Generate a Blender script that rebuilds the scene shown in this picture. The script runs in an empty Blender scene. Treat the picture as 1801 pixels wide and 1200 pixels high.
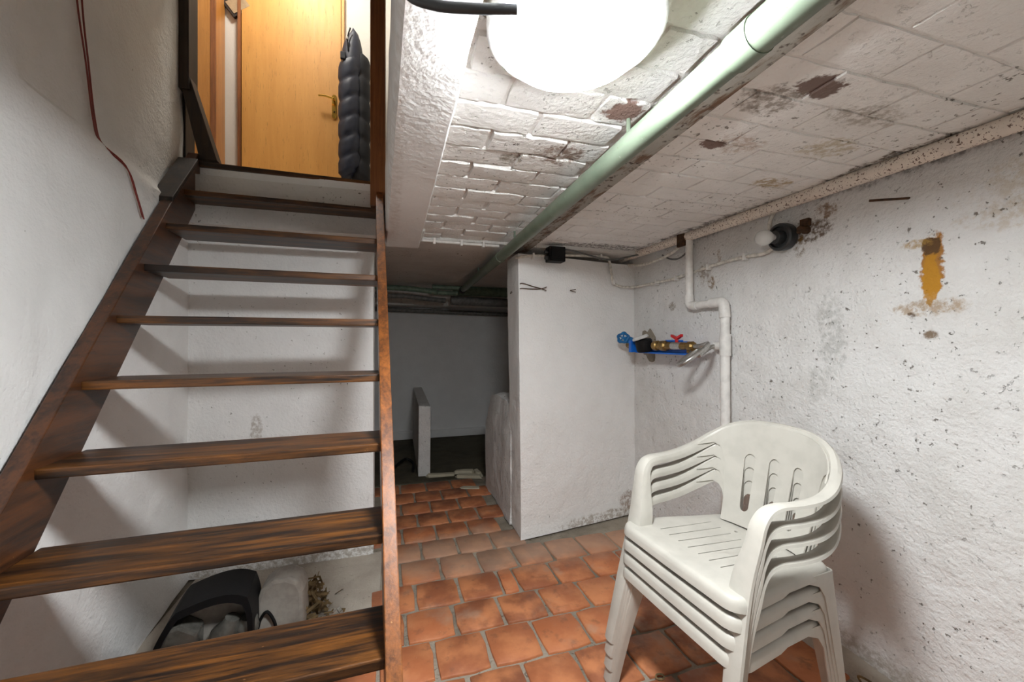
import bpy, bmesh, math, random
from mathutils import Vector, Matrix, noise as mnoise
from mathutils.geometry import delaunay_2d_cdt
random.seed(7)
PI = math.pi
scn = bpy.context.scene
COL = scn.collection

# ------------------------------------------------------------------ camera, world, light, exposure
CAM_H = 1.25
YAW = math.atan(207 / 700)
cd = bpy.data.cameras.new('camera'); cam = bpy.data.objects.new('camera', cd); COL.objects.link(cam)
cd.sensor_width = 36.0; cd.lens = 36.0 * 700 / 1801; cd.clip_start = 0.02
cam.location = (0, 0, CAM_H); cam.rotation_euler = (PI / 2, 0, -YAW)
scn.camera = cam
scn.cycles.diffuse_bounces = 8
scn.cycles.use_light_tree = False
w = bpy.data.worlds.new('world'); scn.world = w; w.use_nodes = True
w.node_tree.nodes['Background'].inputs[0].default_value = (1, 1, 1, 1)
w.node_tree.nodes['Background'].inputs[1].default_value = 0.0
w.cycles.sampling_method = 'NONE'
scn.view_settings.view_transform = 'Standard'; scn.view_settings.look = 'None'
scn.view_settings.gamma = 1.0; scn.view_settings.use_curve_mapping = False
scn.view_settings.exposure = 2.3
LAMP_EMIT = 44.0          # cellar ceiling lamp diffuser
HALL_EMIT = 24.0          # lamp of the hall upstairs

# ------------------------------------------------------------------ node helper
class NT:
    def __init__(s, name):
        s.m = bpy.data.materials.new(name); s.m.use_nodes = True
        s.t = s.m.node_tree; s.n = s.t.nodes; s.b = s.n['Principled BSDF']; s.out = s.n['Material Output']
        s.pos = s.n.new('ShaderNodeNewGeometry').outputs['Position']
    def put(s, sock, v):
        if hasattr(v, 'is_linked') or isinstance(v, bpy.types.NodeSocket): s.t.links.new(v, sock)
        elif isinstance(v, (tuple, list)) and len(v) == 3 and sock.type == 'RGBA': sock.default_value = (*v, 1)
        else: sock.default_value = v
    def mapv(s, scale=(1, 1, 1), rot=(0, 0, 0), loc=(0, 0, 0), vec=None):
        n = s.n.new('ShaderNodeMapping'); s.put(n.inputs['Vector'], vec or s.pos)
        n.inputs['Scale'].default_value = scale; n.inputs['Rotation'].default_value = rot; n.inputs['Location'].default_value = loc
        return n.outputs[0]
    def objco(s): return s.n.new('ShaderNodeTexCoord').outputs['Object']
    def noise(s, scale, detail=3, vec=None, rough=.55, dist=0):
        n = s.n.new('ShaderNodeTexNoise'); s.put(n.inputs['Vector'], vec or s.pos)
        n.inputs['Scale'].default_value = scale; n.inputs['Detail'].default_value = detail
        n.inputs['Roughness'].default_value = rough; n.inputs['Distortion'].default_value = dist
        return n.outputs['Fac']
    def math(s, op, a, b=0.0, c=0.0, clamp=False):
        n = s.n.new('ShaderNodeMath'); n.operation = op; n.use_clamp = clamp
        s.put(n.inputs[0], a); s.put(n.inputs[1], b); s.put(n.inputs[2], c)
        return n.outputs[0]
    def step(s, x, lo, hi):
        n = s.n.new('ShaderNodeMapRange'); n.interpolation_type = 'SMOOTHSTEP'
        s.put(n.inputs[0], x); n.inputs[1].default_value = lo; n.inputs[2].default_value = hi
        return n.outputs[0]
    def mix(s, f, a, b):
        n = s.n.new('ShaderNodeMix'); n.data_type = 'RGBA'
        s.put(n.inputs[0], f); s.put(n.inputs[6], a); s.put(n.inputs[7], b)
        return n.outputs[2]
    def dist(s, c, r):
        a = s.n.new('ShaderNodeVectorMath'); a.operation = 'SUBTRACT'; s.put(a.inputs[0], s.pos); a.inputs[1].default_value = c
        b = s.n.new('ShaderNodeVectorMath'); b.operation = 'DIVIDE'; s.put(b.inputs[0], a.outputs[0]); b.inputs[1].default_value = r
        l = s.n.new('ShaderNodeVectorMath'); l.operation = 'LENGTH'; s.put(l.inputs[0], b.outputs[0])
        return l.outputs['Value']
    def bump(s, h, strength=.3, dist=.01, normal=None):
        n = s.n.new('ShaderNodeBump'); s.put(n.inputs['Height'], h)
        n.inputs['Strength'].default_value = strength; n.inputs['Distance'].default_value = dist
        if normal: s.put(n.inputs['Normal'], normal)
        return n.outputs[0]
    def done(s, color, rough=.7, metal=0.0, normal=None, coat=0.0, spec=.5):
        s.put(s.b.inputs['Base Color'], color); s.put(s.b.inputs['Roughness'], rough); s.put(s.b.inputs['Metallic'], metal)
        s.b.inputs['Specular IOR Level'].default_value = spec
        if coat: s.b.inputs['Coat Weight'].default_value = coat; s.b.inputs['Coat Roughness'].default_value = .18
        if normal: s.put(s.b.inputs['Normal'], normal)
        return s.m

def plain(name, c, rough=.5, metal=0.0, coat=0, grime=.25, gscale=30, spec=.5):
    k = NT(name); o = k.objco()
    n = k.noise(gscale, 4, o)
    d = tuple(x * (1 - grime) for x in c)
    return k.done(k.mix(k.step(n, .35, .7), c, d), rough, metal, k.bump(n, .08, .004), coat, spec)

def plaster(name, c1, c2, speck=.67, stains=(), bscale=1.0, speckmask=(.45, .62), speckcol=(.10, .075, .05), bumpk=1.0, patches=()):
    k = NT(name)
    big = k.noise(1.6, 2); mid = k.noise(9, 4); fine = k.noise(75, 4)
    col = k.mix(k.step(k.math('ADD', k.math('MULTIPLY', big, .6), k.math('MULTIPLY', mid, .4)), .35, .68), c1, c2)
    sp = k.step(k.noise(52, 4, rough=.62), speck, speck + .05)
    sm = k.step(k.noise(2.3, 2), *speckmask)
    col = k.mix(k.math('MULTIPLY', k.math('MULTIPLY', sp, sm), .8), col, speckcol)
    edge = k.math('ADD', k.math('MULTIPLY', k.noise(13, 4, rough=.65), .62), k.math('MULTIPLY', k.noise(60, 4, rough=.6), .38)) if stains else None; grain = k.step(k.noise(40, 4, rough=.7), .36, .60) if stains else None
    for (c, r, colr, stren, soft) in stains:
        d = k.math('ADD', k.dist(c, r), k.math('MULTIPLY', k.math('SUBTRACT', edge, .5), 2.3))
        f = k.math('MULTIPLY', k.math('SUBTRACT', 1.0, k.step(d, 1 - soft, 1.0)), stren)
        if soft >= .3: f = k.math('MULTIPLY', f, grain)
        col = k.mix(f, col, colr)
    h = k.math('ADD', k.math('MULTIPLY', mid, 1.2), k.math('MULTIPLY', fine, .42))
    h = k.math('SUBTRACT', h, k.math('MULTIPLY', sp, .25))
    return k.done(col, .85, 0, k.bump(h, .55 * bumpk, .016), spec=.25)

def wood(name, dark, light, grain=(1, 1, 1), rot=(0, 0, 0), rough=.38, coat=.25, wear=.0, lo=.36, hi=.66, scuff=(.45, .22, .08)):
    # grain = scale of the noise along each axis: small along the grain
    k = NT(name); v = k.mapv(grain, rot)
    g = k.noise(1.0, 5, v, .6, .6); f = k.noise(4.5, 5, v, .65, .3); big = k.noise(2.2, 3)
    m = k.math('ADD', k.math('MULTIPLY', g, .5), k.math('ADD', k.math('MULTIPLY', f, .3), k.math('MULTIPLY', big, .2)))
    col = k.mix(k.step(m, lo, hi), dark, light)
    ln = k.step(k.noise(9, 4, v, .7), .60, .66)
    col = k.mix(k.math('MULTIPLY', ln, .55), col, tuple(x * .5 for x in dark))
    if wear:
        sc = k.step(k.noise(34, 6, rough=.7), .70 - wear * .04, .75)
        col = k.mix(k.math('MULTIPLY', sc, .8), col, scuff)
    rg = k.math('ADD', rough - .1, k.math('MULTIPLY', f, .25))
    return k.done(col, rg, 0, k.bump(k.math('ADD', f, k.math('MULTIPLY', ln, -.4)), .12, .004), coat)

# ------------------------------------------------------------------ mesh helper
class MB:
    def __init__(s): s.v = []; s.f = []
    def add(s, vs, fs):
        o = len(s.v); s.v += [tuple(x) for x in vs]; s.f += [tuple(i + o for i in f) for f in fs]; return s
    def hexa(s, p):   # 8 corners: bottom loop then top loop
        return s.add(p, [(3, 2, 1, 0), (4, 5, 6, 7), (0, 1, 5, 4), (1, 2, 6, 5), (2, 3, 7, 6), (3, 0, 4, 7)])
    def box(s, x0, x1, y0, y1, z0, z1):
        return s.hexa([(x0, y0, z0), (x1, y0, z0), (x1, y1, z0), (x0, y1, z0), (x0, y0, z1), (x1, y0, z1), (x1, y1, z1), (x0, y1, z1)])
    def tube(s, pts, r, n=12, cap=True, flat=None):
        pts = [Vector(p) for p in pts]; rs = r if isinstance(r, (list, tuple)) else [r] * len(pts)
        rings = []; up = None
        for i, p in enumerate(pts):
            t = (pts[min(i + 1, len(pts) - 1)] - pts[max(i - 1, 0)]).normalized()
            if up is None:
                up = Vector((0, 0, 1)) if abs(t.z) < .9 else Vector((1, 0, 0))
            a = t.cross(up)
            if a.length < 1e-5: a = t.cross(Vector((0, 1, 0)))
            a.normalize(); b = a.cross(t).normalized(); up = b
            rings.append([p + a * (math.cos(2 * PI * j / n) * rs[i]) + b * (math.sin(2 * PI * j / n) * rs[i]) for j in range(n)])
        vs = [x for q in rings for x in q]; fs = []
        for i in range(len(pts) - 1):
            for j in range(n):
                fs.append((i * n + j, i * n + (j + 1) % n, (i + 1) * n + (j + 1) % n, (i + 1) * n + j))
        if cap: fs += [tuple(range(n))[::-1], tuple((len(pts) - 1) * n + j for j in range(n))]
        return s.add(vs, fs)
    def lathe(s, prof, c=(0, 0, 0), axis=(0, 0, 1), n=24):
        ax = Vector(axis).normalized(); a = ax.orthogonal().normalized(); b = ax.cross(a); c = Vector(c)
        vs = []; fs = []
        for (r, h) in prof:
            for j in range(n):
                vs.append(c + ax * h + (a * math.cos(2 * PI * j / n) + b * math.sin(2 * PI * j / n)) * max(r, 1e-4))
        for i in range(len(prof) - 1):
            for j in range(n):
                fs.append((i * n + j, i * n + (j + 1) % n, (i + 1) * n + (j + 1) % n, (i + 1) * n + j))
        fs += [tuple(range(n))[::-1], tuple((len(prof) - 1) * n + j for j in range(n))]
        return s.add(vs, fs)
    def prism(s, poly, d):   # planar polygon (3d pts) extruded by vector d
        n = len(poly); d = Vector(d); p = [Vector(x) for x in poly]
        vs = p + [x + d for x in p]
        return s.add(vs, [tuple(range(n))[::-1], tuple(range(n, 2 * n))] + [(i, (i + 1) % n, n + (i + 1) % n, n + i) for i in range(n)])
    def mesh(s, name, mat, smooth=None, bevel=0, solid=0):
        me = bpy.data.meshes.new(name); me.from_pydata(s.v, [], s.f); me.update()
        bm = bmesh.new(); bm.from_mesh(me)
        bmesh.ops.recalc_face_normals(bm, faces=bm.faces)
        if bevel:
            bmesh.ops.bevel(bm, geom=[e for e in bm.edges if e.is_manifold and e.calc_face_angle(0) > .5], offset=bevel, segments=2, affect='EDGES', profile=.6)
        bm.to_mesh(me); bm.free()
        if smooth is not None:
            me.shade_smooth(); me.set_sharp_from_angle(angle=math.radians(smooth))
        me.materials.append(mat)
        return me
    def build(s, name, mat, parent=None, smooth=None, bevel=0):
        return link(name, s.mesh(name, mat, smooth, bevel), parent)

def link(name, data, parent=None):
    o = bpy.data.objects.new(name, data); COL.objects.link(o)
    if parent: o.parent = parent
    return o
def tag(o, label=None, cat=None, group=None, kind=None):
    if label: o['label'] = label
    if cat: o['category'] = cat
    if group: o['group'] = group
    if kind: o['kind'] = kind
    return o
def empty(name, loc=(0, 0, 0), rz=0):
    o = bpy.data.objects.new(name, None); COL.objects.link(o); o.location = loc; o.rotation_euler.z = rz; o.empty_display_size = .05
    return o
def struct(o, label=None, cat=None): return tag(o, label, cat, kind='structure')
def spline(pts, sub=6, closed=False):
    p = [Vector(x) for x in pts]; out = []
    n = len(p)
    for i in range(n - 1):
        a = p[max(i - 1, 0)]; b = p[i]; c = p[i + 1]; d = p[min(i + 2, n - 1)]
        for k in range(sub):
            t = k / sub
            out.append(.5 * ((2 * b) + (c - a) * t + (2 * a - 5 * b + 4 * c - d) * t * t + (3 * b - a - 3 * c + d) * t ** 3))
    out.append(p[-1]); return out
def lerp(a, b, t): return a + (b - a) * t
def grid_solid(name, mat, corner, eu, ev, nu, nv, amp, thick, parent=None, fn=None, seed=0):
    """a rough plastered slab: front face gridded and uneven, plain back. corner + u*eu + v*ev, front normal = eu x ev"""
    c = Vector(corner); eu = Vector(eu); ev = Vector(ev); n = eu.cross(ev).normalized()
    vs = []; fs = []
    for j in range(nv + 1):
        for i in range(nu + 1):
            p = c + eu * (i / nu) + ev * (j / nv)
            q = p + Vector((seed, seed * 1.7, 0))
            d = amp * (mnoise.noise(q * 2.1) + .5 * mnoise.noise(q * 6) + .25 * mnoise.noise(q * 17))
            if fn: d += fn(p)
            vs.append(p + n * d)
    W = nu + 1
    for j in range(nv):
        for i in range(nu): fs.append((j * W + i, j * W + i + 1, (j + 1) * W + i + 1, (j + 1) * W + i))
    ring = [i for i in range(W)] + [j * W + nu for j in range(1, nv + 1)] + [nv * W + i for i in range(nu - 1, -1, -1)] + [j * W for j in range(nv - 1, 0, -1)]
    o = len(vs); vs += [Vector(vs[i]) - n * thick for i in ring]
    for a in range(len(ring)):
        b = (a + 1) % len(ring); fs.append((ring[a], o + a, o + b, ring[b]))
    fs.append(tuple(o + a for a in range(len(ring)))[::-1])
    m = MB(); m.add(vs, fs)
    return m.build(name, mat, parent, smooth=35)

# ------------------------------------------------------------------ materials
WHITE = (.83, .825, .81)
rust = (.34, .14, .012); brown = (.10, .055, .025); ochre = (.40, .29, .13); soot = (.06, .052, .045)
M = {}
M['wall_r'] = plaster('plaster_right', (.71, .705, .69), (.61, .60, .575), .645, stains=[
    ((1.68, .30, 1.45), (.3, .30, .55), (.66, .63, .50), .75, .5),
    ((1.68, .62, 1.70), (.3, .17, .10), (.45, .34, .19), .40, .5), ((1.68, .70, 1.62), (.3, .10, .05), (.42, .30, .16), .40, .4),
    ((1.68, .858, 1.50), (.3, .036, .115), rust, .95, .28), ((1.68, .860, 1.46), (.3, .026, .10), (.45, .215, .02), .9, .25),
    ((1.68, .862, 1.56), (.3, .026, .034), brown, .95, .2), ((1.68, .90, 1.575), (.3, .05, .022), (.40, .24, .06), .7, .4),
    ((1.68, .86, 1.27), (.3, .024, .020), (.16, .10, .05), .9, .5), ((1.68, .865, 1.36), (.3, .11, .030), (.30, .17, .05), .65, .4), ((1.68, .91, 1.335), (.3, .014, .014), brown, .9, .5),
    ((1.68, 1.17, 1.28), (.3, .07, .20), (.36, .36, .34), .55, .5), ((1.68, 1.22, 1.08), (.3, .05, .10), (.36, .36, .34), .45, .5),
    ((1.68, 1.25, 1.72), (.3, .10, .05), brown, .9, .3), ((1.68, 1.30, 1.66), (.3, .03, .05), (.15, .08, .02), .9, .3), ((1.68, 1.18, 1.78), (.3, .05, .035), (.20, .10, .03), .8, .3),
    ((1.68, 1.80, 1.575), (.3, .03, .045), (.22, .14, .07), .9, .5), ((1.68, 1.85, 1.63), (.3, .05, .07), (.20, .12, .06), .6, .4), ((1.68, 1.75, 1.70), (.3, .02, .05), (.22, .12, .05), .8, .3),
    ((1.68, 2.12, 1.47), (.3, .035, .035), (.20, .14, .08), .7, .3), ((1.68, 1.68, 1.32), (.3, .02, .02), (.25, .17, .09), .7, .3),
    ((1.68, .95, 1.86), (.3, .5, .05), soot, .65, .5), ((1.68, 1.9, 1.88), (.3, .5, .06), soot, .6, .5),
    ((1.68, 1.1, .05), (.3, 1.6, .10), (.33, .29, .23), .6, .5)], speckmask=(.36, .56), bumpk=1.7)
M['wall_w'] = plaster('plaster_white', WHITE, (.77, .765, .745), .67, speckmask=(.5, .66))
M['wall_l'] = plaster('plaster_left', (.82, .815, .80), (.75, .745, .73), .70, speckmask=(.45, .65), bumpk=1.1)
M['pier'] = plaster('plaster_pier', WHITE, (.78, .775, .755), .69, speckmask=(.5, .7), stains=[
    ((1.5, 2.5, .02), (.55, .5, .05), (.28, .22, .16), .7, .4), ((.75, 3.0, .3), (.08, .7, .5), (.45, .43, .40), .5, .5),
    ((1.62, 2.5, .10), (.08, .3, .08), (.24, .14, .08), .7, .4)], bumpk=1.3)
M['stairwall'] = plaster('plaster_stair_wall', (.82, .815, .80), (.75, .745, .73), .66, speckmask=(.38, .6), stains=[
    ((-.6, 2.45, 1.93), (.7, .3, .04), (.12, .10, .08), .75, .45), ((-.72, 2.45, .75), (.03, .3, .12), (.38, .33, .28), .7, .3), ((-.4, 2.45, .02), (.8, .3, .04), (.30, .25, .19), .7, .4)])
M['backwall'] = plaster('plaster_back', (.83, .83, .82), (.77, .77, .76), .70, bumpk=.7)
M['rough'] = plaster('plaster_rough', (.76, .75, .73), (.62, .61, .59), .64, bumpk=2.2, speckmask=(.3, .5))
M['beamp'] = plaster('plaster_beam', (.78, .77, .755), (.69, .68, .665), .68, bumpk=.55, speckcol=(.22, .10, .04), speckmask=(.35, .55), stains=[((0, 1.2, 1.8), (.035, 1.2, .2), (.46, .40, .35), .4, .5)])
brickst = [((.60, .95, 1.87), (.055, .05, .05), (.20, .10, .07), .9, .25), ((.52, 1.22, 1.87), (.10, .07, .05), (.20, .12, .08), .85, .3), ((.38, 1.30, 1.87), (.05, .06, .05), (.30, .26, .20), .8, .3),
           ((1.0, .72, 1.87), (.07, .04, .06), (.12, .06, .04), .9, .25), ((.93, .80, 1.87), (.09, .07, .06), (.24, .20, .16), .8, .4),
           ((1.05, 1.0, 1.87), (.10, .06, .06), (.42, .30, .22), .6, .4), ((.97, 1.03, 1.87), (.05, .03, .06), (.14, .07, .05), .9, .25), ((1.35, .95, 1.87), (.10, .08, .06), (.45, .37, .22), .7, .4), ((1.43, 1.22, 1.87), (.10, .06, .06), (.36, .24, .09), .8, .4),
           ((1.25, .78, 1.87), (.14, .06, .06), (.30, .26, .21), .7, .45), ((1.62, .95, 1.88), (.05, .22, .08), (.10, .07, .045), .9, .35), ((1.62, 1.9, 1.88), (.07, .6, .08), soot, .75, .45), ((1.4, 2.35, 1.87), (.5, .10, .08), soot, .75, .45)]
M['brick'] = plaster('painted_brick', (.85, .84, .815), (.75, .735, .705), .615, stains=brickst, speckmask=(.44, .62), bumpk=1.4)
M['mortar_c'] = plaster('ceiling_mortar', (.78, .765, .74), (.68, .665, .64), .64, stains=brickst, bumpk=1.4)
M['farceil'] = plaster('far_ceiling_paint', (.72, .70, .665), (.62, .60, .565), .62, bumpk=1.2)
M['cement'] = plaster('cement', (.46, .41, .345), (.36, .31, .255), .64, bumpk=1.3)
M['mortar_f'] = plaster('floor_mortar', (.36, .315, .25), (.17, .145, .11), .62, bumpk=1.5)
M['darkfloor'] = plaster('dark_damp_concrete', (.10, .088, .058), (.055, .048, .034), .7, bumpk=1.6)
M['rubble'] = plaster('lime_rubble', (.55, .50, .38), (.42, .37, .27), .7, bumpk=1.5)
k = NT('terracotta')
rnd = k.n.new('ShaderNodeObjectInfo').outputs['Random']
c = k.mix(k.step(rnd, 0, 1), (.46, .150, .060), (.25, .085, .040))
c = k.mix(k.step(k.noise(7, 4), .38, .66), c, (.56, .215, .090))
c = k.mix(k.math('MULTIPLY', k.step(k.noise(16, 5, rough=.65), .54, .70), .55), c, (.20, .082, .046))
dust = k.math('MAXIMUM', k.math('SUBTRACT', 1.0, k.step(k.math('ADD', k.dist((.9, 2.36, 0), (1.1, .28, 1)), k.math('MULTIPLY', k.noise(5, 5), 1.0)), 1.1, 1.75)), k.math('MULTIPLY', k.step(k.noise(3.1, 5, rough=.6), .55, .70), .8))
c = k.mix(k.math('MULTIPLY', dust, .55), c, (.40, .31, .23))
c = k.mix(k.math('MULTIPLY', k.step(k.noise(110, 4, rough=.7), .70, .73), .7), c, (.6, .53, .45))
tn = k.noise(30, 5)
M['tile'] = k.done(c, k.math('ADD', .42, k.math('MULTIPLY', tn, .3)), 0, k.bump(tn, .25, .006), spec=.4)
STAIR_PITCH = math.atan2(.2117, .184)
M['tread'] = wood('stained_tread_wood', (.011, .0048, .0022), (.20, .070, .010), (1.6, 26, 26), wear=1.0, lo=.41, hi=.68, coat=.06, rough=.42)
M['stringer'] = wood('stained_stringer_wood', (.022, .009, .0045), (.11, .036, .010), (30, 1.5, 30), (-STAIR_PITCH, 0, 0), wear=.4, coat=.1)
M['stringer2'] = wood('orange_stained_wood', (.075, .024, .007), (.30, .095, .016), (30, 1.5, 30), (-STAIR_PITCH, 0, 0), wear=.8)
M['post'] = wood('red_brown_wood', (.17, .058, .018), (.36, .13, .04), (26, 26, 1.5))
M['darkwood'] = wood('blackened_wood', (.010, .007, .005), (.045, .026, .014), (20, 20, 2), rough=.6, coat=0, wear=.4, scuff=(.2, .15, .1))
M['doorwood'] = wood('honey_door_veneer', (.62, .29, .060), (.72, .36, .085), (14, 14, 1.2), rough=.5, coat=0, lo=.3, hi=.7)
M['wardrobe'] = wood('honey_wardrobe_wood', (.42, .17, .03), (.56, .25, .055), (22, 22, 1.2), rough=.4)
M['hallwall'] = plaster('hall_wall_paint', (.68, .66, .61), (.66, .64, .59), .8, bumpk=.3)
M['chair'] = plain('cream_resin', (.475, .455, .405), .36, grime=.10, gscale=14, spec=.45)
k = NT('green_paint_metal')
n1 = k.noise(8, 5); n2 = k.noise(60, 5, rough=.7)
c = k.mix(k.step(n1, .35, .7), (.165, .205, .15), (.125, .16, .115))
c = k.mix(k.math('MULTIPLY', k.step(n2, .66, .70), .8), c, (.40, .41, .36)); c = k.mix(k.math('MULTIPLY', k.step(k.noise(90, 4), .68, .72), .7), c, (.10, .07, .03))
M['green'] = k.done(c, .42, 0, k.bump(n1, .1, .005))
k = NT('rusted_steel')
n1 = k.noise(12, 6, k.mapv((3, .8, 3)), .65)
c = k.mix(k.step(n1, .45, .62), (.30, .275, .235), (.12, .06, .028)); c = k.mix(k.step(k.noise(40, 5), .55, .66), c, (.045, .025, .015))
M['steel'] = k.done(c, .7, .2, k.bump(n1, .3, .006))
k = NT('speckled_paint_pipe')
n1 = k.noise(120, 4, rough=.6); n2 = k.noise(12, 4)
c = k.mix(k.step(n2, .4, .7), (.78, .70, .61), (.68, .61, .54)); c = k.mix(k.math('MULTIPLY', k.step(n1, .57, .61), .9), c, (.10, .045, .025))
M['specpipe'] = k.done(c, .65, 0, k.bump(n1, .3, .004))
M['pvc'] = plain('white_painted_pipe', (.78, .765, .73), .45, grime=.15)
M['cablew'] = plain('painted_cable', (.72, .69, .62), .6, grime=.35, gscale=50)
M['cableg'] = plain('grey_cable', (.13, .13, .125), .5)
M['hose'] = plain('dark_grey_hose', (.035, .038, .040), .45, grime=.3)
M['red'] = plain('red_cable', (.22, .03, .022), .5)
M['black'] = plain('black_plastic', (.005, .005, .0055), .6, spec=.25)
M['bakelite'] = plain('grey_black_bakelite', (.032, .036, .038), .4, grime=.4)
M['brass'] = plain('aged_brass', (.30, .19, .065), .38, metal=.8, grime=.5)
M['gold'] = plain('polished_brass', (.75, .47, .09), .22, metal=1)
M['chrome'] = plain('braided_steel', (.52, .51, .49), .32, metal=.9, gscale=90)
M['blue'] = plain('blue_plastic', (.004, .125, .56), .4)
M['teal'] = plain('blue_painted_metal', (.006, .14, .36), .4)
M['redp'] = plain('red_plastic', (.55, .008, .012), .4)
M['wplast'] = plain('white_plastic', (.62, .62, .60), .4)
M['navy'] = plain('navy_quilted_nylon', (.010, .015, .036), .5, grime=.3, spec=.5)
M['navyd'] = plain('dark_navy_cloth', (.006, .007, .012), .7)
M['rustiron'] = plain('rusted_iron', (.085, .04, .016), .75, metal=.3, grime=.6, gscale=60)
M['glassy'] = plain('dusty_clear_plastic', (.13, .125, .11), .22, grime=.35, spec=.6)
M['jug'] = plain('dusty_white_canister', (.36, .33, .29), .6, grime=.2)
M['straw'] = plain('dry_leaf_litter', (.24, .16, .07), .85, grime=.6, gscale=40)
M['paper'] = plain('brown_paper', (.40, .29, .17), .8)
k = NT('lamp_glass'); k.put(k.b.inputs['Base Color'], (.9, .9, .88)); k.put(k.b.inputs['Emission Color'], (.945, .98, 1.0)); k.b.inputs['Emission Strength'].default_value = LAMP_EMIT; M['lamp'] = k.m
k = NT('hall_lamp_glass'); k.put(k.b.inputs['Base Color'], (.9, .9, .88)); k.put(k.b.inputs['Emission Color'], (1, .95, .87)); k.b.inputs['Emission Strength'].default_value = HALL_EMIT; M['lamp2'] = k.m
k = NT('frosted_bulb_glass'); k.b.inputs['Transmission Weight'].default_value = .35; M['frost'] = k.done((.78, .78, .75), .22)
k = NT('clear_glass'); k.b.inputs['Transmission Weight'].default_value = .9; M['glass'] = k.done((.8, .82, .80), .08)
M['grout'] = M['mortar_f']

# ================================================================== STRUCTURE
XR = 1.68; ZC = 1.87
def xl(y): return -.945 - .072 * (y - 1.35)          # left wall line, parallel to the stairs
# ---- floor with separate tiles
fl = MB().box(-1.3, XR + .2, -1.6, 5.4, -.12, -.012).build('floor', M['mortar_f'])
struct(fl, 'floor of square terracotta tiles with grey joints', 'floor')
tile_meshes = []
def tile_mesh(wd, dp, seed):
    r = random.Random(seed); m = MB(); n = 5
    ring = []
    hw, hd = wd / 2, dp / 2
    for (ax, ay, bx, by) in ((-hw, -hd, hw, -hd), (hw, -hd, hw, hd), (hw, hd, -hw, hd), (-hw, hd, -hw, -hd)):
        for q in range(3):
            t = (q + (.12 if q == 0 else 0)) / 3
            ring.append((lerp(ax, bx, t) + r.uniform(-.0025, .0025), lerp(ay, by, t) + r.uniform(-.0025, .0025)))
    N = len(ring)
    vs = [(x, y, -.02) for x, y in ring] + [(x, y, -.004) for x, y in ring] + [(x * .965, y * .965, 0) for x, y in ring]
    fs = [(i, (i + 1) % N, N + (i + 1) % N, N + i) for i in range(N)] + [(N + i, N + (i + 1) % N, 2 * N + (i + 1) % N, 2 * N + i) for i in range(N)] + [tuple(range(2 * N, 3 * N))]
    m.add(vs, fs); return m.mesh('tile', M['tile'], smooth=50)
P = .2135
tm_full = [tile_mesh(P - .014, .196, 10 + i) for i in range(6)]
tm_half = [tile_mesh(.075, .196, 40)]
rows = [(-.45 + .2135 * i) for i in range(8)]        # row centres up to y 1.05
ys = [1.055, 1.268, 1.482, 1.692, 1.898, 2.112, 2.335, 2.545, 2.755, 2.965, 3.175, 3.385, 3.595]
xoff = {1.268: .261, 1.482: .155, 1.692: .261, 1.898: .10, 2.112: .03}
nt = 0
allrows = [(.20, .413), (.413, .627), (.627, .841), (.841, 1.055)] + list(zip(ys[:-1], ys[1:]))
for ri, (y0, y1) in enumerate(allrows):
    x0 = xoff.get(y0, .261 if ri % 2 else .155)
    i0 = -7
    xs = []; x = x0 - 6 * P
    while x < XR - .02:
        if y0 == 1.898 and abs(x - (x0 + 2 * P)) < .01:
            xs.append((x, .085)); x += .085; continue
        xs.append((x, P)); x += P
    if y0 == 1.898:
        pass
    for (xa, wd) in xs:
        xc = xa + wd / 2
        if xc < xl((y0 + y1) / 2) + .08 or (xc < -.06 and y0 > 1.85) or xc > XR - .03: continue
        if y0 > 2.30 and xc > .79: continue          # the pier stands here
        if xc + wd / 2 > XR: continue
        o = link('tile', random.choice(tm_full) if wd > .1 else tm_half[0], fl)
        o.location = (xc, (y0 + y1) / 2, random.uniform(-.003, .0))
        o.scale = (1, (y1 - y0 - .014) / .196, 1)
        o.rotation_euler = (random.uniform(-.006, .006), random.uniform(-.006, .006), random.choice((0, PI)) + random.uniform(-.012, .012) - .012)
        nt += 1
# cement patch under the stairs, dark damp concrete at the back
grid_solid('cement_patch', M['cement'], (-1.0, 1.83, .0), (.93, 0, 0), (0, .66, 0), 20, 14, .004, .03, fl)
grid_solid('damp_concrete', M['darkfloor'], (-1.0, 3.62, -.004), (2.68, 0, 0), (0, 1.66, 0), 40, 24, .006, .05, fl)

# ---- walls
wr = grid_solid('wall_right', M['wall_r'], (XR, 5.3, 0), (0, -6.8, 0), (0, 0, 2.0), 150, 44, .007, .15)
struct(wr, 'white plastered wall with rust stains and pipework', 'wall')
def lfn(p):
    d = 0
    rec = 1 / (1 + math.exp(-(p.z - (1.965 - .03 * (p.y - 1.4))) / .006)) * (1 / (1 + math.exp(-(p.y - 1.40) / .006)))
    return d - .032 * rec + .006 * mnoise.noise(Vector((p.y * 5, p.z * 5, 3)))
wl = grid_solid('wall_left', M['wall_l'], (xl(-1.5) - .006, -1.5, 0), (xl(2.62) - xl(-1.5), 4.12, 0), (0, 0, 4.4), 130, 140, .005, .15, fn=lfn)
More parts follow.
